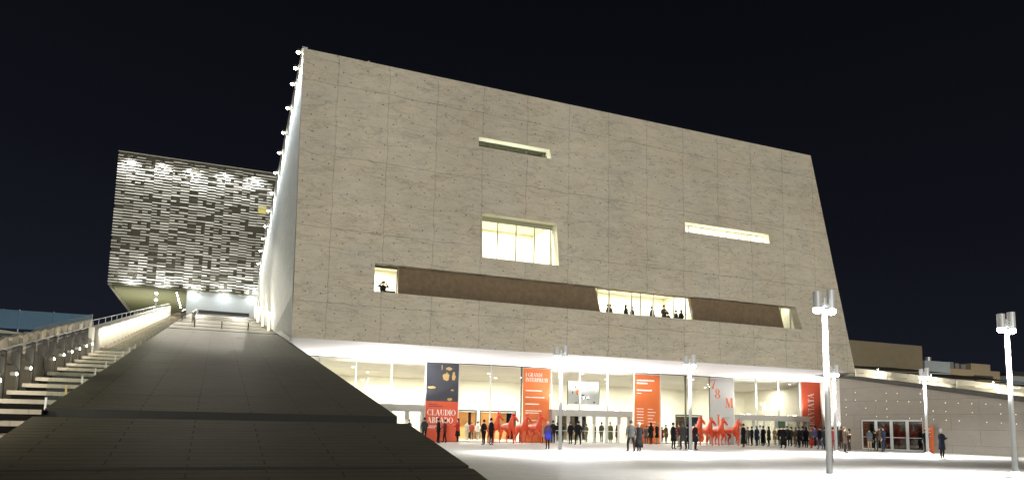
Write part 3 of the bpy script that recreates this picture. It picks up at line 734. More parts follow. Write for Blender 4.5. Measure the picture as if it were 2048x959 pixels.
# ------------------------------------------------------------------ fly tower behind the ramp
FT = empty('fly_tower', (-12.85, 100, 18.0), label='tower clad in black and white louvre strips cantilevered at the head of the ramp', cat='fly tower')
OF = Vector((-12.85, 100, 18.0))
def fpart(mb, name, mat, parent=None):
    o = mb.build(name, mat, parent or FT); o.matrix_parent_inverse = Matrix.Translation(-OF) if parent is None else Matrix.Identity(4); return o
q = MB(); q.box(-12.80, 9.0, 100.25, 126, 18.0, 34.85); fpart(q, 'backing', M['slat_dark'])
random.seed(11)
q = MB(); CW, RP = 1.06, 0.37
ncol, nrow = 20, 46
present = {}
for c in range(ncol):
    x0 = -12.85+c*CW
    shift = random.uniform(-.12, .12); grp = c//2
    for r_ in range(nrow):
        z = 18.08 + r_*RP + (0.10*math.sin(grp*2.3)+ shift*.4)
        if z > 34.6: continue
        rnd = random.random()
        if rnd < 0.07: continue
        hgt = random.choice((0.13, 0.15, 0.18, 0.22, 0.16)); out = random.uniform(.02, .16); tilt = random.uniform(-.05, .12)
        w = CW*random.choice((1.0, 1.0, 1.0, .6))
        x1 = min(x0+w-.02, 8.9)
        y = 100.0-out*.4
        # tilted slat: bottom edge pushed out
        v = [q.bm.verts.new(p) for p in ((x0, y-tilt, z), (x1, y-tilt, z), (x1, y+.06-tilt, z), (x0, y+.06-tilt, z), (x0, y, z+hgt), (x1, y, z+hgt), (x1, y+.06, z+hgt), (x0, y+.06, z+hgt))]
        mi = 0 if random.random() < .86 else 1
        for k in ((3,2,1,0),(4,5,6,7),(0,1,5,4),(1,2,6,5),(2,3,7,6),(3,0,4,7)): q.bm.faces.new([v[i] for i in k]).material_index = mi
slat2 = simple('dim_slat', (0.36, 0.34, 0.28), 0.6, var=0.2)
fpart(q, 'cladding', [M['slat'], slat2])
q = MB(); q.box(-12.87, 8.95, 99.9, 100.24, 34.86, 35.0); fpart(q, 'parapet_cap', slat2)
q = MB(); q.box(-12.4, 9.0, 100.3, 125.6, 17.90, 17.99); fpart(q, 'soffit', M['olive'])
q = MB()
for i in range(38): q.box(-12.86, -12.42, 100.3+i*.68, 100.3+i*.68+.5, 17.84, 17.99)
fpart(q, 'edge_grille', slat2)
q = MB(); q.box(4.2, 5.2, 99.96, 100.0, 29.1, 30.4); fpart(q, 'window', emit('yellow_window', (.70, .62, .16), .07))
q = MB(); q.box(-3.85, 6.5, 100.6, 101.0, rz(100)-.2, 17.9); fpart(q, 'base_wall', M['pale_wall'])
q = MB(); q.box(-2.35, 3.85, 100.5, 100.59, rz(100)+.06, rz(100)+.50); fpart(q, 'slot', M['black_print'])
q = MB(); q.box(-12.0, -3.86, 125.0, 125.4, 8, 17.9); fpart(q, 'rear_wall', M['olive'])
spot('soffit_fill', (-8.5, 108, 9.5), (-8.5, 112, 18), 5000, 150, .5, (1, .97, .75), .2)  # added fill lamp without a fixture, brightens the tower soffit
for i in range(7):
    yy = 102.9 + i*2.2
    t = empty('soffit_downlight', (-5.15, yy, 17.87), label='row of round downlights under the louvred tower', cat='light', group='downlights under the tower soffit')
    q = MB(); q.cyl((0, 0, -.03), (0, 0, .03), .13, n=12); q.build('housing', M['white_frame'], t)
    q = MB(); q.cyl((0, 0, -.05), (0, 0, -.031), .11, n=12); q.build('lens', M['lens'], t)
    if i in (0, 3, 6): spot('light', (0, 0, -.1), (0, 0, -5), 500, 150, .5, (1, .97, .85), .1, t)
fpos = ['leftmost', 'second from left', 'middle', 'second from right', 'rightmost']
for i in range(5):
    xx = -11.6 + i*3.75
    t = empty('floodlight', (xx, 98.9, 34.0), label='%s floodlight on an arm near the louvred tower top' % fpos[i], cat='light', group='floodlights along the tower top')
    q = MB(); q.cyl((0, 1.2, .8), (0, 0, 0.1), .03, n=6); q.build('arm', M['dark_steel'], t)
    q = MB(); q.box(-.14, .14, -.1, .1, -.02, .12); q.build('housing', M['dark_steel'], t)
    spot('light', (0, 0, -.06), (0.1, .75, -1.0), 560, 130, .6, (.95, .97, 1), .05, t)
for i in range(5):
    xx = -10.2 + i*3.6
    t = empty('floodlight', (xx, 98.9, 17.75), label='%s floodlight on an arm below the louvred cladding' % fpos[i], cat='light', group='floodlights below the tower cladding')
    q = MB(); q.cyl((0, 1.2, .15), (0, 0, 0.0), .03, n=6); q.build('arm', M['dark_steel'], t)
    q = MB(); q.box(-.14, .14, -.1, .1, -.1, .02); q.build('housing', M['white_frame'], t)
    spot('light', (0, 0, .08), (0, .75, 1.3), 520, 130, .6, (.95, .97, 1), .05, t)
    if i >= 2: spot('down_light', (0, 0.5, -.25), (0, 1.8, -1.6), 130, 150, .5, (.86, .94, 1.0), .05, t)
# lights pouring down onto the top of the ramp
for xx, lab in ((-2.5, 'left'), (2.5, 'right')):
    t = empty('ramp_floodlight', (xx, 99.3, 17.6), label='%s downward floodlight over the head of the ramp' % lab, cat='light', group='floodlights over the ramp head')
    q = MB(); q.box(-.2, .2, -.12, .12, -.1, .1); q.build('housing', M['white_frame'], t)
    spot('light', (0, -.15, -.15), (0, -26, -9.0), 9000, 88, .5, (1, .93, .78), .15, t)
    t = empty('ramp_floodlight', (xx*2.4, 98.6, 32.6), label='%s projector high on the louvred tower aimed down at the ramp' % lab, cat='light', group='projectors aimed at the ramp')
    q = MB(); q.cyl((0, -.25, -.08), (0, .25, .1), .16, n=14); q.build('housing', M['dark_steel'], t)
    q = MB(); q.cyl((0, .1, .1), (0, 1.5, .5), .03, n=8); q.build('arm', M['dark_steel'], t)
    spot('light', (0, -.3, -.1), (-xx*2.4+.3, -31.5, -21.9), 44000, 25, .35, (1, .93, .80), .1, t)
# bollard lights by the left wall
for i, (y, lab) in enumerate(((62.0, 'nearest'), (70.5, 'middle'), (80.0, 'farthest'))):
    t = empty('bollard_light', (3.95, y, rz(y)), label='%s of three glowing bollard lights along the ramp wall' % lab, cat='light', group='bollard lights on the ramp')
    q = MB(); q.cyl((0, 0, 0), (0, 0, 1.25), .09, n=12); q.build('post', emit('glowing_post', (1, .93, .68), .9), t)
    q = MB(); q.cyl((0, 0, 1.251), (0, 0, 1.52), .13, n=12); q.build('lens', M['warm_lens'], t)
    q = MB(); q.cyl((0, 0, 1.521), (0, 0, 1.56), .14, n=12); q.build('cap', M['dark_steel'], t)
    point('light', (-.22, 0, 1.4), 230, (1, .95, .72), .12, t)
# floodlight at the top end of the white parapet
t = empty('mast_light', (-5.2, 71.0, rz(71)), label='pair of lamps on a short mast above the white parapet end', cat='light')
q = MB(); q.cyl((0, 0, 0), (0, 0, 2.3), .05, n=8); q.build('mast', M['pole'], t)
for dz in (1.7, 2.3):
    q = MB(); q.box(-.12, .12, -.12, .12, dz-.08, dz+.08); hd = q.build('lamp_head', M['white_frame'], t)
    q = MB(); q.box(-.1, .1, -.135, -.121, dz-.06, dz+.06); q.build('lens', M['lens'], hd)
spot('light', (.1, -.3, 2.1), (6.0, -14.5, -2.0), 5200, 75, .6, (1, .93, .78), .1, t)
# roof edge lights
ye = [44.0, 45.6, 47.3, 50.1, 53.3, 56.2, 59.4, 63.0, 66.5, 69.8, 72.7, 75.8, 79.3]
card = ['first', 'second', 'third', 'fourth', 'fifth', 'sixth', 'seventh', 'eighth', 'ninth', 'tenth', 'eleventh', 'twelfth', 'thirteenth']
for i, y in enumerate(ye):
    t = empty('edge_light', (3.62, y, TR_(y)-.02), label='%s light down from the peak along the sloping roof edge' % card[i], cat='light', group='lights along the sloping roof edge')
    q = MB(); q.box(0.0, .22, -.05, .05, .06, .12); q.build('bracket', M['dark_steel'], t)
    q = MB(); q.cyl((0, 0, -.06), (0, 0, .08), .10, n=10); q.build('housing', M['dark_steel'], t)
    q = MB(); q.loft([(0, 0, -.17, .05, .05), (0, 0, -.12, .11, .11), (0, 0, -.061, .12, .12)], n=10); q.build('lens', M['warm_lens'], t)
    spot('light', (-.28, 0, -.28), (.22, 0.0, -3.0), 560, 150, .6, (.90, .97, 1.0), .06, t)

# ------------------------------------------------------------------ right terraces and far buildings
t = empty('terrace_parapet', (51.0, 14, 0), label='pale lit parapet with white posts above the dark coping', cat='parapet')
q = MB(); q.prism([(0, tz(14)+.2), (32.6, tz(46.6)+.2), (32.6, tz(46.6)+.45), (0, tz(14)+.55)], 'x', 0, .15); q.build('panel', simple('lit_parapet', (.60, .56, .46), .8, var=.1), t)
q = MB(); q.prism([(0, tz(14)+.84), (32.6, tz(46.6)+.72), (32.6, tz(46.6)+.75), (0, tz(14)+.88)], 'x', .05, .10); q.build('handrail', M['pole'], t)
for k in range(11):
    q = MB(); yy = 1.2+k*3.0; q.cyl((-.1, yy, tz(14+yy)-.05), (-.1, yy, tz(14+yy)+.82), .045, n=8); q.build('post', M['white_frame'], t)
for k in range(6):
    yy = 3+k*5.2; spot('light', (-1.3, yy, tz(14+yy)+.75), (0, yy+.6, tz(14+yy)+.4), 240, 150, .5, (1, .95, .78), .05, t)
t = empty('terrace_walkway', (51.2, 14, 0)); bpy.data.objects.remove(t)
q = MB(); q.face([(49.4, 14, tz(14)-.1), (62, 14, tz(14)-.1), (62, 60, tz(60)-.1), (49.4, 60, tz(60)-.1)]); tag(q.build('terrace_path', M['stair']), kind='structure')
t = empty('upper_parapet', (56.0, 14, 0), label='second pale parapet with step edges and lamps behind the first', cat='parapet')
q = MB(); q.prism([(0, tz(14)+.1), (36, tz(50)+.1), (36, tz(50)+.72), (0, tz(14)+.80)], 'x', 0, .2); q.build('panel', simple('lit_parapet2', (.60, .56, .46), .8, var=.1), t)
for k in range(24):
    q = MB(); q.box(-.06, 0-.001, .3+k*1.5, 1.3+k*1.5, tz(14+k*1.5)+.35, tz(14+k*1.5)+.42); q.build('ledge', M['stair'], t)
for k in range(7):
    yy = 2+k*5.2
    q = MB(); q.cyl((-.05, yy, tz(14+yy)+.80), (-.05, yy, tz(14+yy)+.86), .03, n=8); q.build('lamp', M['warm_lens'], t)
    spot('light', (-1.4, yy, tz(14+yy)+1.0), (0, yy+1, tz(14+yy)+.4), 200, 160, .5, (1, .95, .80), .05, t)
q = MB(); random.seed(5)
for k in range(18):   # dark planted bank behind the parapets, uneven top
    y0 = 14+k*2.4; y1 = y0+2.4
    z0 = tz(y0)+.62+random.uniform(-.05, .10); z1 = tz(y1)+.62+random.uniform(-.05, .10)
    q.face([(57, y0, tz(y0)), (57, y1, tz(y1)), (57.6, y1, z1-.1), (57.6, y0, z0-.1)]); q.face([(57.6, y0, z0-.1), (57.6, y1, z1-.1), (70, y1, z1+.1), (70, y0, z0+.1)])
tag(q.build('planted_bank', M['hedge']), kind='structure')
t = empty('rear_block', (66.8, 60, 0), label='plain brown rectangular block behind the lower right corner of the theatre', cat='building')
q = MB(); q.box(-8, 11.8, 0, 14, 7.2, 11.8); q.box(-8, 11.0, .25, 14, 0, 7.2); q.build('wall', M['back_block'], t)
for k in range(6):
    q = MB(); q.box(-6.6+k*2.6, -4.3+k*2.6, .19, .24, 8.0-1.1-.15*k*0, 7.15); q.build('window', emit('dim_window', (.62, .56, .30), .35), t)
t = empty('apartment_block', (200, 150, 0), label='low tan apartment block with rooftop machines far behind the terrace', cat='building')
k_ = 150/110.0
q = MB(); q.box(4, 31.5, 0, 12, 6, 21.2); q.box(18, 27, -.02, 10, 21.2, 23.2); q.build('wall', simple('tan_render', (.27, .22, .15), .8, var=.15, scale=.5), t)
q = MB(); q.box(-3, 8, -.3, 11, 6, 23.0); q.build('pale_wing', simple('blue_grey_render', (.26, .30, .33), .8, var=.2, scale=.5), t)
for bxx in ((9, 11.5, 23.3), (12.2, 14, 23.0), (14.8, 17, 22.8)):
    q = MB(); q.box(bxx[0], bxx[1], 1, 4, 21.2, bxx[2]); q.build('roof_unit', M['mullion'], t)
q = MB(); q.cyl((0, 1, 23.0), (0, 1, 24.2), 1.0, n=12); q.build('water_tank', M['mullion'], t)
q = MB(); q.box(19, 28, -.10, -.03, 17.6, 19.6); q.build('balcony_recess', M['dark_frame'], t)
q = MB(); q.box(19.6, 28.4, -.9, -.12, 17.2, 18.4); q.build('balcony', simple('balcony_render', (.32, .25, .15), .8), t)
t = empty('far_house', (236.5, 150, 0), label='pale house cut off by the right edge of the picture', cat='building')
q = MB(); q.box(0, 14, 0, 9, 5, 20.2); q.build('wall', simple('pale_render', (.26, .30, .31), .8, var=.2), t)
q = MB(); q.prism([(-.5, 20.2), (14.5, 20.2), (12.5, 21.6), (1.5, 21.6)], 'y', -.4, 9.4); q.build('roof', M['dark_steel'], t)
point('far_fill', (212, 128, 12), 5000, (1, .78, .45), 1.0)  # added fill lamp, no fixture, lifts the far buildings

# ------------------------------------------------------------------ lamp posts
def make_lamp():
    t = empty('street_lamp')
    q = MB(); q.loft([(0, 0, 0, .30, .30), (0, 0, .05, .30, .30), (0, 0, .07, .20, .20), (0, 0, .22, .12, .12)], n=20); q.build('base', M['pole'], t, True)
    q = MB(); q.cyl((0, 0, .2), (0, 0, 5.06), .088, .066, n=20); q.build('pole', M['pole'], t, True)
    q = MB(); q.box(.095, .105, -.05, .05, .55, .95); q.build('hatch', M['mullion'], t)
    q = MB(); q.box(-.20, .20, -.035, .035, 5.10, 5.20); q.cyl((0, 0, 5.05), (0, 0, 5.36), .05, n=10); q.build('bracket', M['pole'], t)
    for s in (-1, 1):
        dz = .10 if s > 0 else 0.0
        q = MB(); q.cyl((s*.27, 0, 5.03), (s*.27, 0, 5.52+dz), .125, n=18); h = q.build('housing', M['pole'], t, False)
        q = MB(); q.loft([(s*.27, 0, 4.87, .04, .04), (s*.27, 0, 4.895, .09, .09), (s*.27, 0, 4.95, .13, .13), (s*.27, 0, 5.028, .122, .122)], n=16); q.build('lens', M['lens'], h)
    return t
lamp_proto = make_lamp()
def dup(root, loc, rzz=0.0, name=None):
    r_ = root.copy(); link(r_); r_.location = loc; r_.rotation_euler = (0, 0, rzz)
    for ch in list(root.children):
        c = ch.copy(); link(c); c.parent = r_
        for g_ in ch.children:
            d = g_.copy(); link(d); d.parent = c
    return r_
LAMPS = [((16.58, 15.75, 0), 'large near lamp post crossing the right edge of the facade'),
         ((24.95, 15.85, 0), 'large near lamp post at the far right of the plaza'),
         ((16.67, 33.3, 0), 'lamp post in front of the middle entrance box'),
         ((25.02, 33.6, 0), 'lamp post between the standing group and the second horse group'),
         ((36.4, 34.0, 0), 'thin lamp post just behind the large near one'),
         ((42.4, 32.3, 0), 'lamp post beside the orange totem sign')]
for i, (loc, lab) in enumerate(LAMPS):
    o = lamp_proto if i == 0 else dup(lamp_proto, loc)
    o.location = loc; tag(o, lab, 'lamp post', 'twin-headed lamp posts on the plaza')
for i, (loc, lab) in enumerate(LAMPS):
    o = [x for x in bpy.data.objects if x.get('label') == lab][0]
    for s in (-1, 1): spot('beam', (s*.27, 0, 4.84), (s*.27, 0, 0), 3500, 148, 1.0, (.95, .98, 1.0), .12, o)

# ------------------------------------------------------------------ banners and signs
def banner(name, x0, x1, z0, z1, mats, label, y=GY-.17, split=None, cat='banner', th=.03, xs=0.0):
    t = empty(name, (x0, y, z0), label=label, cat=cat, group=None)
    q = MB(); q.box(0, x1-x0, 0, th, 0, (split or z1)-z0); q.build('cloth', mats[0], t)
    if split:
        q = MB(); q.box(0, x1-x0, 0.001, th, split-z0+.001, z1-z0); q.build('picture', mats[1], t)
    q = MB(); q.box(-.03, x1-x0+.03, -.01, th+.01, z1-z0+.001, z1-z0+.05); q.build('rod', M['pole'], t)
    return t
orange = simple('orange_banner_cloth', (0.56, 0.135, 0.030), 0.7, var=0.12, scale=0.5)
redb = simple('red_banner_cloth', (0.56, 0.085, 0.035), 0.7, var=0.10, scale=0.5)
darkp = simple('night_blue_print', (0.022, 0.024, 0.034), 0.6, var=0.4, scale=1.5)
t = banner('portrait_banner', 15.58, 18.25, .06, 6.26, [redb, darkp], 'tall banner with dark picture above and red lower half reading CLAUDIO ABBADO', split=3.2)
serif('CLAUDIO', .46, (.14, 0, 2.02), M['white_paint'], t, width=2.35)
serif('ABBADO', .46, (.14, 0, 1.42), M['white_paint'], t, width=2.15)
def bars(parent, rows, mat, y=-.008):
    random.seed(len(rows)*7+1)
    for (x, z, w, h) in rows:
        q = MB(); cx = x; top = []; 
        pts = [(x, z)]
        # a ragged strip: reads as a line of small print
        while cx < x+w:
            dw = random.uniform(.04, .11); e_ = min(cx+dw, x+w)
            pts += [(cx, z+h*random.uniform(.72, 1.0)), (e_, z+h*random.uniform(.72, 1.0))]; cx = e_+.012
        pts.append((x+w, z))
        q.prism(pts, 'y', y, y+.005); q.build('text_line', mat, parent)
bars(t, [(.2, 2.85, .8, .06), (.2, 2.70, 1.2, .06)], M['black_print'])
bars(t, [(.2, 1.15, .75, .06), (.2, 1.02, .6, .06)], M['white_paint'])
def blob(parent, cx, cz, rx, rzz, mat, seed, name='picture_shape'):
    random.seed(seed); pts = [(cx+rx*math.cos(a)*random.uniform(.7, 1.15), cz+rzz*math.sin(a)*random.uniform(.7, 1.15)) for a in [2*math.pi*i/13 for i in range(13)]]
    q = MB(); q.prism(pts, 'y', -.012, -.002); return q.build(name, mat, parent)
blob(t, 1.62, 5.10, .30, .36, M['gold_print'], 1); blob(t, 2.25, 5.15, .15, .42, M['gold_print'], 2); blob(t, .48, 4.22, .36, .11, M['gold_print'], 3)
blob(t, 2.15, 4.05, .16, .07, M['gold_print'], 4); blob(t, 1.95, 3.30, .22, .12, M['gold_print'], 5); blob(t, 1.85, 5.75, .28, .14, M['gold_print'], 6); blob(t, 1.25, 5.85, .05, .25, M['gold_print'], 8)
t = banner('programme_banner', 23.95, 26.4, .06, 6.2, [orange], 'orange banner reading I GRANDI INTERPRETI beside the first horse group')
serif('I GRANDI', .32, (.2, 0, 5.44), M['white_paint'], t, width=1.55)
serif('INTERPRETI', .32, (.2, 0, 5.02), M['white_paint'], t, width=2.05)
bars(t, [(.22, 4.22, 1.5, .10), (.22, 3.66, 1.75, .10), (.22, 3.10, 1.25, .10), (.22, 2.55, 1.5, .08), (.22, 2.37, 1.2, .08), (.5, 1.75, .8, .09)], M['white_paint'])
t = banner('calendar_banner', 34.85, 37.5, .06, 6.15, [orange], 'orange banner with two columns of small white lists right of the middle entrance')
bars(t, [(.2, 5.50, 1.85, .17), (.2, 5.24, 1.15, .17), (.2, 4.62, 1.6, .17)], M['white_paint'])
bars(t, [(.2, 4.38, .5, .07)] + [(.2, 3.0-.26*k, .7+.25*((k*3) % 3)/2, .07) for k in range(6)] + [(1.35, 2.98-.28*k, .55+.3*((k*5) % 3)/2, .06) for k in range(6)], M['white_paint'])
t = banner('opera_banner', 54.35, 56.75, .06, 6.25, [redb], 'tall narrow red banner with vertical white letters TRAVIATA at the right end')
serif('LA TRAVIATA', .78, (1.55, 0, .30), M['white_paint'], t, rot=(0, -math.pi/2, 0), width=4.80)
# grey-white festival poster
t = banner('festival_banner', 43.12, 45.83, .06, 6.15, [simple('pale_grey_banner', (.52, .52, .51), .7, var=.05)], 'pale grey banner with large orange 7 8 and M behind the second horse group')
serif('7', .88, (.03, 0, 5.08), M['orange_print'], t)
serif('8', .90, (.52, 0, 4.20), M['orange_print'], t)
serif('M', .90, (1.72, 0, 3.38), M['orange_print'], t)
serif('I', 1.0, (.72, 0, 1.70), M['orange_print'], t)
bars(t, [(1.2, 2.4, 1.0, .07), (1.2, 2.22, .8, .07)], M['mullion'])
# framed picture hanging behind the glass over the middle entrance
t = empty('hanging_picture', (28.7, 55.9, 3.35), label='white framed picture with an orange dot hanging above the middle entrance', cat='picture')
q = MB(); q.box(0, 3.1, 0, .05, 0, 2.0); q.build('board', simple('picture_board', (.62, .62, .62), .6, var=.03), t)
q = MB(); q.box(-.06, -.001, -.02, .06, -.05, 2.05); q.box(3.101, 3.14, -.02, .06, -.05, 2.05); q.build('frame', M['dark_frame'], t)
q = MB(); q.cyl((.95, -.004, 1.05), (.95, -.012, 1.05), .22, n=20); q.build('dot', simple('orange_dot', (.75, .22, .08), .6), t)
for s_, (cx, cz, rx, r2) in enumerate(((.45, 1.0, .05, .14), (1.1, .75, .04, .12), (1.25, .55, .09, .05), (1.5, .8, .16, .07), (1.75, .6, .04, .12), (2.0, .45, .10, .05), (.75, 1.5, .06, .08), (.8, .12, .12, .05), (2.6, .2, .08, .1))):
    blob(t, cx, cz, rx, r2, M['black_print'], 30+s_, 'brush_mark')
# glass lettering
def glass_logo(x, z, s, label):
    t = empty('glass_logo', (x, GY-.02, z), label=label, cat='logo')
    q = MB(); q.cyl((.36*s, -.004, .62*s), (.36*s, -.010, .62*s), .16*s, n=18); q.build('dot', simple('orange_dot2', (.80, .22, .10), .6), t)
    q = MB(); q.prism([(.42*s, -.15*s), (.50*s, -.15*s), (.86*s, .85*s), (.78*s, .85*s)], 'y', -.010, -.004); q.build('slash', M['white_paint'], t)
    text('opera', .72*s, (.68*s, -.006, -.02*s), M['white_paint'], t, width=1.7*s, bold=.004)
    return t
glass_logo(10.2, 3.95, 1.0, 'white lettering with orange dot on the glass above the left entrance')
q = MB()
glass_logo(49.0, 3.35, .95, 'white lettering with orange dot on the glass above the right entrance')
# orange totem
t = empty('totem_sign', (48.75, 37.0, 0), R(-90)+R(0), label='orange totem sign with small white lines against the terrace wall', cat='sign')
q = MB(); q.box(-.36, .36, -.07, .07, .03, 1.92); q.build('panel', simple('orange_totem', (.62, .13, .035), .5, var=.05), t)
q = MB(); q.box(-.38, .38, -.09, .09, 0, .028); q.build('foot', M['dark_steel'], t)
bars(t, [(-.28, 1.72, .5, .05), (-.28, 1.60, .42, .05), (-.28, 1.45, .5, .05), (-.28, 1.30, .4, .05), (-.28, 1.16, .48, .05), (-.25, .22, .35, .09)], M['white_paint'], y=-.078)
# green-topped information kiosk in the crowd
t = empty('hanging_sign', (50.9, 54.0, 0), label='small dark green sign panel over the crowd at the right entrance', cat='sign')
q = MB(); q.box(-.42, .42, -.03, .03, 1.62, 2.28); q.build('panel', simple('green_panel', (.03, .075, .04), .5), t)
q = MB(); q.cyl((-.3, 0, 0), (-.3, 0, 1.62), .02, n=6); q.cyl((.3, 0, 0), (.3, 0, 1.62), .02, n=6); q.build('leg', M['pole'], t)
# ramp head railings and posts
for i, (x, lab) in enumerate(((-1.6, 'left'), (0.35, 'middle'), (2.3, 'right'))):
    t = empty('steel_bollard', (x, 60.2, rz(60.2)-.05), label='%s of three thin dark posts near the head of the ramp' % lab, cat='bollard', group='thin posts at the head of the ramp')
    q = MB(); q.cyl((0, 0, 0), (0, 0, .62), .045, n=10); q.build('post', M['dark_steel'], t)
    q = MB(); q.cyl((0, 0, .621), (0, 0, .64), .055, n=10); q.build('cap', M['mullion'], t)
t = empty('stair_handrail', (-3.0, 70.0, rz(70)), label='pair of slanting handrails where the stairs meet the ramp head', cat='handrail')
for dx in (0, .9):
    q = MB(); q.cyl((dx, 0, .9), (dx, 9, .9+SL*9), .05, n=8); q.build('rail', M['white_frame'], t)
    for k in range(4): 
        q = MB(); q.cyl((dx, k*3, SL*k*3-.1), (dx, k*3, .9+SL*k*3), .035, n=8); q.build('post', M['dark_steel'], t)

# ------------------------------------------------------------------ horses
def skin_mesh(name, verts, edges, root=0, sub=1):
    me = bpy.data.meshes.new(name); me.from_pydata([v[:3] for v in verts], edges, [])
    o = bpy.data.objects.new(name, me); link(o)
    md = o.modifiers.new('s', 'SKIN'); md.use_smooth_shade = True; md.branch_smoothing = .3
    for i, v in enumerate(verts):
        rr = v[3] if isinstance(v[3], tuple) else (v[3], v[3])
        me.skin_vertices[0].data[i].radius = rr
    me.skin_vertices[0].data[root].use_root = True
    if sub: s_ = o.modifiers.new('u', 'SUBSURF'); s_.levels = sub; s_.render_levels = sub
    bpy.context.view_layer.update()
    dg = bpy.context.evaluated_depsgraph_get()
    m2 = bpy.data.meshes.new_from_object(o.evaluated_get(dg)); m2.name = name
    bpy.data.objects.remove(o)
    for p in m2.polygons: p.use_smooth = True
    return m2
def horse_mesh(turn, leg, down=0.0):
    # heading -Y; z up; turn = sideways turn of head
    V = [(0, .72, 1.30, .27), (0, .35, 1.28, .28), (0, -.05, 1.25, .30), (0, -.40, 1.30, .31), (0, -.62, 1.32, .27),
         (0.0, -.70, 1.62, (.17, .23)), (turn*.04, -.74, 1.88-down*.3, (.135, .18)), (turn*.09, -.77-down*.1, 2.10-down*.5, (.115, .13)),
         (turn*.17, -.84, 2.08-down*.55, (.11, .13)), (turn*.26, -.93, 1.93-down*.6, .098), (turn*.33, -1.0, 1.78-down*.6, .075), (turn*.35, -1.02, 1.72-down*.6, .066)]
    E = [(i, i+1) for i in range(11)]
    def chain(a, pts):
        b_ = a
        for p in pts:
            V.append(p); E.append((b_, len(V)-1)); b_ = len(V)-1
    for s in (-1, 1):
        if leg == s:   # raised fore leg
            chain(4, [(s*.18, -.62, 1.02, .13), (s*.19, -.86, .82, .085), (s*.19, -1.00, .64, .065), (s*.19, -.82, .44, .045), (s*.19, -.84, .32, .06)])
        else:
            chain(4, [(s*.18, -.56, 1.02, .13), (s*.19, -.58, .80, .080), (s*.19, -.60, .52, .062), (s*.19, -.58, .16, .042), (s*.19, -.66, .05, .065)])
    for s in (-1, 1):
        dy = .16*s*leg
        chain(0, [(s*.18, .72+dy*.3, 1.05, .18), (s*.19, .54+dy, .80, .12), (s*.19, .86+dy, .52, .065), (s*.19, .80+dy, .16, .043), (s*.19, .72+dy, .05, .065)])
    chain(0, [(0, 1.02, 1.40, .06), (0, 1.16, 1.18, .09), (0, 1.20, .80, .085), (0, 1.14, .45, .03)])
    return skin_mesh('horse_body', V, E, 2, 1)
def make_horse(turn, leg, down):
    t = empty('horse_statue')
    b_ = bpy.data.objects.new('body', horse_mesh(turn, leg, down)); b_.data.materials.clear(); b_.data.materials.append(M['horse']); link(b_); b_.parent = t
    q = MB(); N = 9
    for i in range(N):   # mane ridge of rough locks
        f_ = i/(N-1); y = -.50-.22*f_+.03*math.sin(i*2.1); z = 1.60+.66*f_-down*.5*f_; x = turn*.10*f_
        q.loft([(x, y+.05, z-.14, .04, .06), (x-.02, y+.06, z, .07, .11), (x+.02, y+.02, z+.13, .03, .06)], n=8)
    q.build('mane', M['horse'], t, True)
    for s in (-1, 1):
        q = MB(); x = turn*.12+s*.065; q.loft([(x, -.78, 2.20-down*.5, .035, .025), (x, -.79, 2.29-down*.5, .026, .018), (x, -.80, 2.38-down*.5, .005, .005)], n=8); q.build('ear', M['horse'], t, True)
    return t
HS = []
for i, (x, y, a, tn, lg, dn) in enumerate(((19.75, 50.6, -4, .9, 1, 0.0), (21.0, 50.9, 0, 1.0, -1, .16), (22.3, 51.2, -3, .9, 1, .18), (23.5, 51.4, 4, .8, -1, .02),
                                          (36.6, 48.6, -10, .9, 1, .0), (37.9, 48.7, -20, 1.0, -1, .12), (39.2, 48.9, -16, .9, 1, .08), (40.5, 48.8, -4, .9, -1, .34))):
    h = make_horse(tn, lg, dn); h.location = (x, y, 0); h.rotation_euler = (0, 0, R(a)); 
    h.scale = (1.16, 1.10, 1.02)
    side = 'left' if i < 4 else 'right'
    lab = ['leftmost red horse statue of the left group, rearing neck upright', 'second red horse statue of the left group, head bowed', 'third red horse statue of the left group against the orange banner', 'rightmost red horse statue of the left group, raised head facing right',
           'leftmost orange-red horse statue of the right group beside the pale banner', 'second orange-red horse statue of the right group', 'third orange-red horse statue of the right group with muzzle right', 'rightmost orange-red horse statue of the right group, neck arched low'][i]
    tag(h, lab, 'horse statue', 'red horse statues in two groups of four')

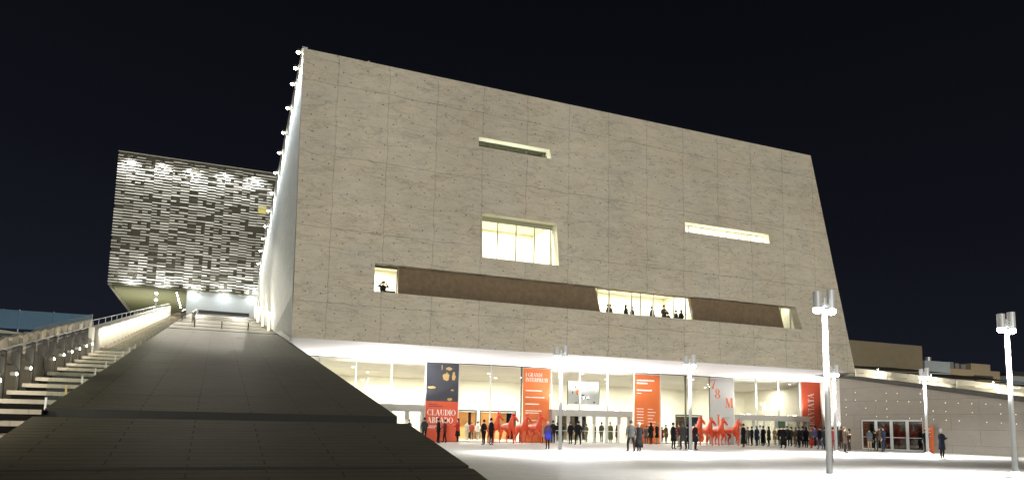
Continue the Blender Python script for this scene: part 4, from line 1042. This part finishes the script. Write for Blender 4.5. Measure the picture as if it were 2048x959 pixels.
# ------------------------------------------------------------------ people
def body_mesh(pose):
    V = [(0, 0, .95, (.135, .105)), (0, 0, 1.12, (.125, .10)), (0, 0, 1.32, (.155, .11)), (0, .01, 1.46, (.08, .07)), (0, 0, 1.53, .052), (0, -.015, 1.60, (.068, .080)), (0, -.015, 1.68, (.072, .085)), (0, -.01, 1.73, (.045, .05))]
    E = [(i, i+1) for i in range(7)]
    def chain(a, pts):
        b_ = a
        for p in pts: V.append(p); E.append((b_, len(V)-1)); b_ = len(V)-1
    wd = {'wide': .17, 'lean': .12}.get(pose, .09)
    for s in (-1, 1):
        fy = {'stand': .03*s, 'lean': .12*s}.get(pose, 0.0)
        chain(0, [(s*.09, 0, .88, .095), (s*(wd*.9+.01), -.02+fy*.5, .50, .062), (s*wd, .02+fy, .09, .042), (s*(wd+.02), -.13+fy, .045, (.042, .035))])
    for s in (-1, 1):
        if pose == 'phone' or (pose == 'lean' and s > 0):
            arm = [(s*.17, 0, 1.42, .062), (s*.23, -.02, 1.15, .052), (s*.13, -.24, 1.22, .038), (s*.08, -.31, 1.28, .036)]
        elif pose == 'up':
            arm = [(s*.17, 0, 1.42, .062), (s*.34, -.12, 1.34, .052), (s*.13, -.20, 1.58, .038), (s*.06, -.22, 1.62, .036)]
        elif pose == 'stand' and s < 0:
            arm = [(s*.17, 0, 1.42, .062), (s*.235, .03, 1.15, .052), (s*.16, -.14, 1.00, .038), (s*.10, -.20, 1.00, .036)]
        else:
            arm = [(s*.17, 0, 1.42, .062), (s*.235, .03, 1.14, .050), (s*.25, -.02, .90, .036), (s*.245, -.05, .80, .036)]
        chain(2, arm)
        hx, hy, hz = arm[-1][:3]; k = len(V)-1
        V.append((hx-s*.02, hy-.055, hz+.02, .012)); E.append((k, len(V)-1))    # thumb
        if pose in ('phone', 'up'):
            for j in range(4): V.append((hx-s*.05, hy-.03-.012*j, hz+.03-.02*j, .010)); E.append((k, len(V)-1))
        else:
            for j in range(4): V.append((hx, hy+.03-.022*j, hz-.075+.006*abs(j-1.4), .010)); E.append((k, len(V)-1))
    if pose == 'lean':
        for i in range(1, 8): x, y, z, r_ = V[i]; V[i] = (x, y-.10*(z-.95), z, r_)
    me = skin_mesh('person_body', V, E, 0, 1)
    hands = [v[:3] for v in V if isinstance(v[3], float) and v[3] in (.036, .012, .010)]
    for p in me.polygons:
        c = p.center
        if c.z > 1.50 and abs(c.x) < .12 and (c.y > -.16): mi = 2
        elif any((Vector(h)-c).length < .06 for h in hands): mi = 2
        elif c.z < .10: mi = 3
        elif c.z < .90: mi = 1
        else: mi = 0
        p.material_index = mi
    for _ in range(4): me.materials.append(M['skin'])
    return me
BODY = {p: body_mesh(p) for p in ('stand', 'wide', 'lean', 'phone', 'up')}
def garment(kind):
    q = MB()
    hem = {'jacket': .80, 'belt': .82, 'coat': .56, 'short': .66, 'long': .28, 'skirt': .84}[kind]
    fl = {'long': .25, 'coat': .225, 'short': .225}.get(kind, .19)
    q.loft([(0, 0, hem, fl, fl*.72), (0, .0, (hem+1.0)/2, (fl+.18)/2+.01, .135), (0, 0, 1.08, .168, .128), (0, 0, 1.28, .20, .14), (0, 0, 1.40, .195, .125), (0, .01, 1.465, .13, .095), (0, .015, 1.50, .075, .07)], n=16)
    return q
GM = {}
def add_child(name, me, t, mat):
    o = bpy.data.objects.new(name, me); link(o); o.parent = t
    if not me.materials: me.materials.append(mat)
    for sl in o.material_slots: sl.link = 'OBJECT'; sl.material = mat
    return o
def mesh_of(q, name):
    o = q.build(name, [], None, True); me = o.data; bpy.data.objects.remove(o); return me
for k in ('jacket', 'belt', 'coat', 'short', 'long', 'skirt'): GM[k] = mesh_of(garment(k), k)
q = MB(); q.loft([(0, 0, .46, .24, .19), (0, 0, .75, .20, .15), (0, 0, .98, .15, .12)], n=16); SK = mesh_of(q, 'skirt')
q = MB(); q.loft([(0, 0, .99, .172, .132), (0, 0, 1.04, .172, .132)], n=16); BT = mesh_of(q, 'belt')
def hair_mesh(long):
    q = MB(); rings = [(0, .025, 1.60, .075, .070), (0, .025, 1.66, .088, .088), (0, .010, 1.72, .086, .094), (0, .005, 1.765, .055, .062), (0, .005, 1.78, .015, .015)]
    if long: rings = [(0, .06, 1.38, .09, .04), (0, .055, 1.50, .10, .055)] + rings
    q.loft(rings, n=14); return mesh_of(q, 'hair')
HAIR = [hair_mesh(False), hair_mesh(True)]
PEOPLE = [
(15.3, 54.0, 0, 1.88, 180, 'stand', 'jacket', 'charcoal', 'black', 'darkhair', 'person in charcoal jacket at the left edge of the dark portrait banner'),
(15.24, 50.09, 0, 1.83, 90, 'stand', 'jacket', 'black', 'black', 'darkhair', 'person with open black jacket over white shirt below the big banner lettering'),
(16.17, 51.5, 0, 1.74, 250, 'lean', 'jacket', 'maroon', 'black', 'darkhair', 'person in maroon top leaning beside the white-shirted person'),
(18.02, 54.0, 0, 1.86, 270, 'phone', 'skirt', 'red', 'black', 'darkhair', 'person in red jacket and black skirt right of the dark portrait banner'),
(17.72, 47.35, 0, 1.77, 200, 'stand', 'belt', 'black', 'black', 'darkhair', 'person in black with pale belt, left of a pair by the horses'),
(17.9, 46.36, 0, 1.88, 100, 'stand', 'jacket', 'black', 'black', 'darkhair', 'person in dark jacket at the tail of the leftmost red horse'),
(25.32, 54.0, 0, 1.6, 120, 'stand', 'coat', 'beige', 'black', 'white', 'person in beige coat just behind the purple-coated person'),
(18.9, 39.44, 0, 1.71, 180, 'stand', 'short', 'purple', 'black', 'white', 'white haired person in purple coat carrying a blue bag'),
(26.37, 54.0, 0, 1.87, 150, 'stand', 'jacket', 'black', 'black', 'darkhair', 'person in black jacket behind the right shoulder of the purple coat'),
(26.02, 50.18, 0, 1.78, 180, 'stand', 'jacket', 'black', 'black', 'brown', 'smaller of two people in black, left one before middle entrance'),
(26.07, 49.02, 0, 1.83, 180, 'wide', 'jacket', 'black', 'black', 'darkhair', 'broad person in black jacket facing the middle entrance'),
(22.71, 36.14, 0, 1.83, 175, 'wide', 'jacket', 'grey', 'black', 'grey', 'person in grey jacket standing legs apart beside black-coated partner'),
(23.28, 36.18, 0, 1.72, 180, 'stand', 'long', 'black', 'black', 'white', 'white haired person in long black coat beside the grey jacket'),
(35.15, 53.44, 0, 1.6, 150, 'stand', 'coat', 'grey', 'grey', 'brown', 'person in grey coat half hidden before the orange list banner'),
(34.66, 52.01, 0, 1.86, 180, 'stand', 'coat', 'black', 'black', 'darkhair', 'long haired person in black coat before the orange list banner'),
(35.37, 52.16, 0, 1.87, 210, 'stand', 'coat', 'black', 'tan', 'blond', 'blond person in black coat at right edge of orange list banner'),
(28.78, 40.52, 0, 1.8, 90, 'stand', 'coat', 'black', 'black', 'grey', 'person in black coat facing right in the group left of the lamp post'),
(33.13, 45.86, 0, 1.78, 200, 'phone', 'jacket', 'maroon', 'beige', 'brown', 'person in maroon jacket partly hidden in the group left of the lamp post'),
(28.99, 39.7, 0, 1.81, 180, 'wide', 'coat', 'charcoal', 'black', 'grey', 'grey haired person in charcoal coat right beside the lamp post'),
(30.02, 40.66, 0, 1.69, 170, 'stand', 'coat', 'black', 'black', 'darkhair', 'person in black coat squeezed between charcoal coat and lamp post'),
(29.37, 38.92, 0, 1.79, 15, 'stand', 'coat', 'black', 'black', 'grey', 'person in buttoned black uniform coat right of the lamp post'),
(39.11, 45.69, 0, 1.88, 190, 'stand', 'long', 'black', 'maroon', 'darkhair', 'person in long black coat standing against the rightmost horse'),
(43.14, 49.84, 0, 1.64, 160, 'stand', 'jacket', 'grey', 'black', 'brown', 'person in grey jacket just right of the rightmost horse'),
(43.66, 49.93, 0, 1.69, 200, 'stand', 'jacket', 'black', 'black', 'darkhair', 'slim person in black, second right of the rightmost horse'),
(44.32, 50.05, 0, 1.74, 180, 'stand', 'coat', 'navy', 'navy', 'grey', 'grey haired person in navy coat under the entrance canopy'),
(48.24, 54.0, 0, 1.84, 150, 'stand', 'jacket', 'white', 'jeans', 'grey', 'person in white top and light jeans among dark coats'),
(45.18, 50.2, 0, 1.76, 180, 'stand', 'long', 'black', 'black', 'darkhair', 'person in wide black coat under the right entrance canopy'),
(44.56, 48.85, 0, 1.71, 200, 'stand', 'coat', 'black', 'black', 'darkhair', 'person in black coat with head bowed left of the blond one'),
(49.78, 53.76, 0, 1.66, 0, 'stand', 'coat', 'brown', 'tan', 'blond', 'blond person in brown coat facing the camera in the crowd'),
(47.42, 50.6, 0, 1.75, 170, 'stand', 'coat', 'black', 'black', 'brown', 'person in black coat left of the tallest dark figure'),
(41.5, 43.91, 0, 1.75, 180, 'wide', 'long', 'black', 'black', 'brown', 'large person in long black coat at the front of the crowd'),
(47.01, 49.25, 0, 1.8, 150, 'stand', 'coat', 'charcoal', 'black', 'brown', 'person in charcoal coat behind the large black coat'),
(47.56, 49.34, 0, 1.72, 200, 'stand', 'jacket', 'charcoal', 'black', 'darkhair', 'person in charcoal jacket with a white bag at the hip'),
(45.41, 46.61, 0, 1.71, 160, 'stand', 'coat', 'brown', 'black', 'brown', 'person in olive brown coat left of three dark coats'),
(44.57, 45.38, 0, 1.75, 180, 'stand', 'coat', 'charcoal', 'black', 'grey', 'grey haired person in charcoal coat before the tall red banner'),
(46.31, 46.75, 0, 1.76, 200, 'stand', 'jacket', 'navy', 'black', 'darkhair', 'person in navy jacket left of the tall red banner'),
(45.44, 45.49, 0, 1.72, 160, 'stand', 'coat', 'black', 'black', 'darkhair', 'person in black coat under the left edge of the tall red banner'),
(44.8, 44.32, 0, 1.64, 180, 'stand', 'skirt', 'grey', 'red', 'brown', 'person in grey top and red skirt before the tall red banner'),
(50.93, 49.91, 0, 1.88, 200, 'stand', 'jacket', 'violet', 'charcoal', 'darkhair', 'person in violet jacket at the right edge of the tall red banner'),
(43.48, 42.12, 0, 1.76, 180, 'wide', 'jacket', 'navy', 'jeans', 'darkhair', 'person in navy jacket and blue jeans in front of the stone wall'),
(42.92, 41.1, 0, 1.72, 170, 'stand', 'coat', 'charcoal', 'black', 'darkhair', 'person in charcoal coat left of the tall near lamp post'),
(39.7, 37.32, 0, 1.71, 150, 'stand', 'jacket', 'maroon', 'maroon', 'darkhair', 'person in maroon clothes between the two lamp posts'),
(40.1, 37.35, 0, 1.75, 190, 'stand', 'coat', 'black', 'black', 'darkhair', 'person in black coat just right of the thinner lamp post'),
(47.22, 43.56, 0, 1.81, 150, 'stand', 'coat', 'brown', 'brown', 'brown', 'person in brown coat nearest the small door'),
(39.04, 35.71, 0, 1.72, 60, 'phone', 'coat', 'darkbrown', 'black', 'brown', 'person in dark brown coat looking at something bright in the hands'),
(43.38, 39.3, 0, 1.6, 240, 'stand', 'jacket', 'darkbrown', 'darkbrown', 'darkhair', 'person in dark brown before the dark red door poster'),
(44.52, 38.51, 0, 1.67, 160, 'phone', 'jacket', 'slate', 'tan', 'darkhair', 'person in slate jacket and tan trousers at the left glass door leaf'),
(46.24, 39.55, 0, 1.55, 200, 'stand', 'jacket', 'black', 'black', 'darkhair', 'person in black between two others at the glass doors'),
(45.63, 38.6, 0, 1.83, 170, 'wide', 'jacket', 'tanbrown', 'grey', 'brown', 'person in tan brown jacket at the middle of the glass doors'),
(44.94, 37.68, 0, 1.83, 200, 'stand', 'jacket', 'navy', 'navy', 'darkhair', 'person in navy right of the tan brown jacket'),
(48.52, 37.07, 0, 1.71, 150, 'stand', 'jacket', 'black', 'black', 'darkhair', 'person in black between orange totem sign and lamp post'),
(49.15, 37.1, 0, 1.72, 270, 'stand', 'coat', 'black', 'black', 'grey', 'person in black coat just right of the lamp post by the totem'),
(37.85, 27.96, 0, 1.67, 80, 'phone', 'coat', 'navy', 'black', 'white', 'person in navy coat and white hat standing alone at the right'),
(15.01, 57.5, 0.0, 1.72, 20, 'stand', 'jacket', 'slate', 'grey', 'darkhair', 'person with dark backpack seen through the left entrance'),
(21.19, 61.0, 0.0, 1.7, 10, 'stand', 'coat', 'beige', 'beige', 'brown', 'person in beige coat inside the lobby right of the dark banner'),
(22.01, 62.0, 0.0, 1.62, 150, 'stand', 'jacket', 'maroon', 'charcoal', 'brown', 'person in maroon jacket inside the lobby below the warm bar'),
(21.87, 60.0, 0.0, 1.7, 200, 'stand', 'jacket', 'white', 'tan', 'darkhair', 'person in white jacket inside the lobby left of the horses'),
(28.22, 57.0, 0.0, 1.7, 180, 'stand', 'jacket', 'black', 'black', 'darkhair', 'person in black inside at the far left of middle entrance'),
(29.21, 58.0, 0.0, 1.68, 150, 'stand', 'jacket', 'charcoal', 'black', 'darkhair', 'person in charcoal inside just right of the first lamp post'),
(31.98, 58.5, 0.0, 1.65, 200, 'stand', 'jacket', 'brown', 'grey', 'brown', 'person in brown inside the third door leaf of middle entrance'),
(32.09, 57.2, 0.0, 1.72, 90, 'stand', 'jacket', 'black', 'black', 'darkhair', 'person in black turning right inside the middle entrance'),
(32.7, 57.0, 0.0, 1.84, 180, 'stand', 'jacket', 'slate', 'black', 'darkhair', 'tall person in slate jacket inside the middle entrance'),
(33.64, 57.0, 0.0, 1.85, 0, 'stand', 'long', 'olive', 'black', 'darkhair', 'person in long olive coat inside the middle entrance'),
(34.62, 57.5, 0.0, 1.6, 90, 'stand', 'coat', 'black', 'black', 'darkhair', 'person in black coat inside, rightmost of the middle entrance'),
(40.24, 58.5, 0.0, 1.5, 180, 'stand', 'coat', 'maroon', 'black', 'darkhair', 'short person in maroon inside, right of the orange list banner'),
(40.0, 57.5, 0.0, 1.72, 10, 'stand', 'coat', 'brown', 'grey', 'brown', 'brown haired person in brown inside, right of the list banner'),
(50.2, 43.58, 0.0, 1.7, 0, 'stand', 'jacket', 'slate', 'grey', 'grey', 'person in slate behind the leftmost glass door leaf'),
(50.2, 41.49, 0.0, 1.7, 0, 'stand', 'coat', 'black', 'black', 'darkhair', 'person in black behind the third glass door leaf'),
(50.2, 40.76, 0.0, 1.65, 0, 'stand', 'jacket', 'maroon', 'black', 'grey', 'person in maroon behind the rightmost glass door leaf'),
(9.76, 45.3, 8.8, 1.72, 0, 'up', 'jacket', 'black', 'black', 'darkhair', 'person raising a camera in the leftmost lit window'),
(26.55, 45.4, 8.8, 1.6, 90, 'stand', 'jacket', 'black', 'black', 'darkhair', 'person at the left end of the long middle window'),
(27.11, 46.0, 8.8, 1.72, 270, 'stand', 'jacket', 'charcoal', 'black', 'darkhair', 'second person from left in the long middle window'),
(28.09, 45.4, 8.8, 1.7, 90, 'stand', 'coat', 'black', 'black', 'darkhair', 'person in black seen under the third pane of the long window'),
(28.74, 45.6, 8.8, 1.65, 270, 'stand', 'jacket', 'darkbrown', 'black', 'brown', 'person in dark brown facing the black-clad one in the long window'),
(30.46, 45.5, 8.8, 1.78, 90, 'stand', 'jacket', 'black', 'black', 'darkhair', 'lone dark person in the fifth pane of the long window'),
(31.48, 45.4, 8.8, 1.95, 0, 'phone', 'jacket', 'charcoal', 'black', 'darkhair', 'tallest person in the long window, raised above the others'),
(32.19, 45.9, 8.8, 1.5, 180, 'stand', 'jacket', 'black', 'black', 'brown', 'short person beside the tallest in the long window'),
(32.72, 45.6, 8.8, 1.68, 90, 'stand', 'jacket', 'black', 'black', 'darkhair', 'person with bent arm in the last pane of the long window'),
(33.04, 45.4, 8.8, 1.72, 180, 'stand', 'coat', 'black', 'black', 'darkhair', 'person in wide black coat in the last pane of the long window'),
(33.96, 46.2, 8.8, 1.7, 270, 'stand', 'jacket', 'black', 'black', 'darkhair', 'rightmost person in the long middle window'),
(18.55, 45.2, 11.05, 1.75, 0, 'stand', 'jacket', 'black', 'black', 'brown', 'person whose head shows in the second pane of the tall window'),
(20.8, 45.2, 11.05, 1.72, 90, 'stand', 'jacket', 'black', 'black', 'brown', 'person whose head shows at the last pane of the tall window'),
]
GRP = {0: 'people standing on the plaza', 1: 'people seen inside the lobby', 2: 'people at the upper windows'}
for i, (x, y, z, h, face, pose, gar, top, legs, hair, lab) in enumerate(PEOPLE):
    t = empty('person', (x, y, z), R(face), lab, 'person', GRP[2] if z > 1 else (GRP[1] if ('inside' in lab or 'behind the' in lab and 'door leaf' in lab or 'seen through' in lab) else GRP[0]))
    s = h/1.76; wf = s*random.uniform(.97, 1.08)
    if pose == 'wide' or 'large' in lab: wf *= 1.12
    t.scale = (wf, wf, s)
    o = bpy.data.objects.new('body', BODY[pose]); link(o); o.parent = t
    for k, m in enumerate((M['c_'+top], M['c_'+legs], M['skin'], M['shoe'])):
        o.material_slots[k].link = 'OBJECT'; o.material_slots[k].material = m
    add_child('coat' if gar in ('coat', 'long', 'short') else 'jacket', GM[gar], t, M['c_'+top])
    if gar == 'skirt': add_child('skirt', SK, t, M['c_'+legs])
    if gar == 'belt': add_child('belt', BT, t, M['c_beige'])
    add_child('hair', HAIR[1 if ('long haired' in lab or 'blond' in lab or (gar in ('coat', 'skirt') and i % 3 == 0)) else 0], t, M['c_'+hair])
    if 'white shirt' in lab:
        q = MB(); q.box(-.07, .07, -.150, -.128, .98, 1.44); q.build('shirt', M['c_white'], t)
def bag(loc, w, h, mat, label, rot=0):
    t = empty('handbag', loc, rot, label, 'bag')
    q = MB(); q.loft([(0, 0, 0, w*.5, .09), (0, 0, h*.5, w*.52, .10), (0, 0, h, w*.38, .05)], n=12); q.build('pouch', mat, t, True)
    q = MB(); q.cyl((-w*.3, 0, h), (-w*.12, 0, h+.22), .012, n=6); q.cyl((w*.3, 0, h), (w*.12, 0, h+.22), .012, n=6); q.cyl((-w*.12, 0, h+.22), (w*.12, 0, h+.22), .012, n=6); q.build('strap', mat, t)
bag((18.78, 39.12, .62), .42, .42, simple('blue_leather', (.02, .03, .42), .5), 'bright blue bag hanging by the purple coat')
wb = [p for p in PEOPLE if 'white bag' in p[10]][0]
bag((wb[0]+.22, wb[1]-.2, .55), .30, .32, M['c_white'], 'white shoulder bag in the crowd under the right entrance canopy')
# camera held by the person in the leftmost window
wp = [p for p in PEOPLE if 'raising a camera' in p[10]][0]
t = empty('photo_camera', (wp[0], wp[1]-.27, wp[2]+1.60), 0, 'small dark camera raised in front of the face in the leftmost window', 'camera')
q = MB(); q.box(-.08, .08, -.03, .03, -.05, .05); q.build('camera_body', M['black_print'], t)
q = MB(); q.cyl((0, -.031, 0), (0, -.10, 0), .035, n=10); q.build('lens', M['dark_steel'], t)
q = MB(); q.box(9.6, 10.4, 44.55, 44.85, 8.8, 9.78); o = q.build('console', M['black_print']); tag(o, 'low dark box beside the person in the leftmost window', 'console')
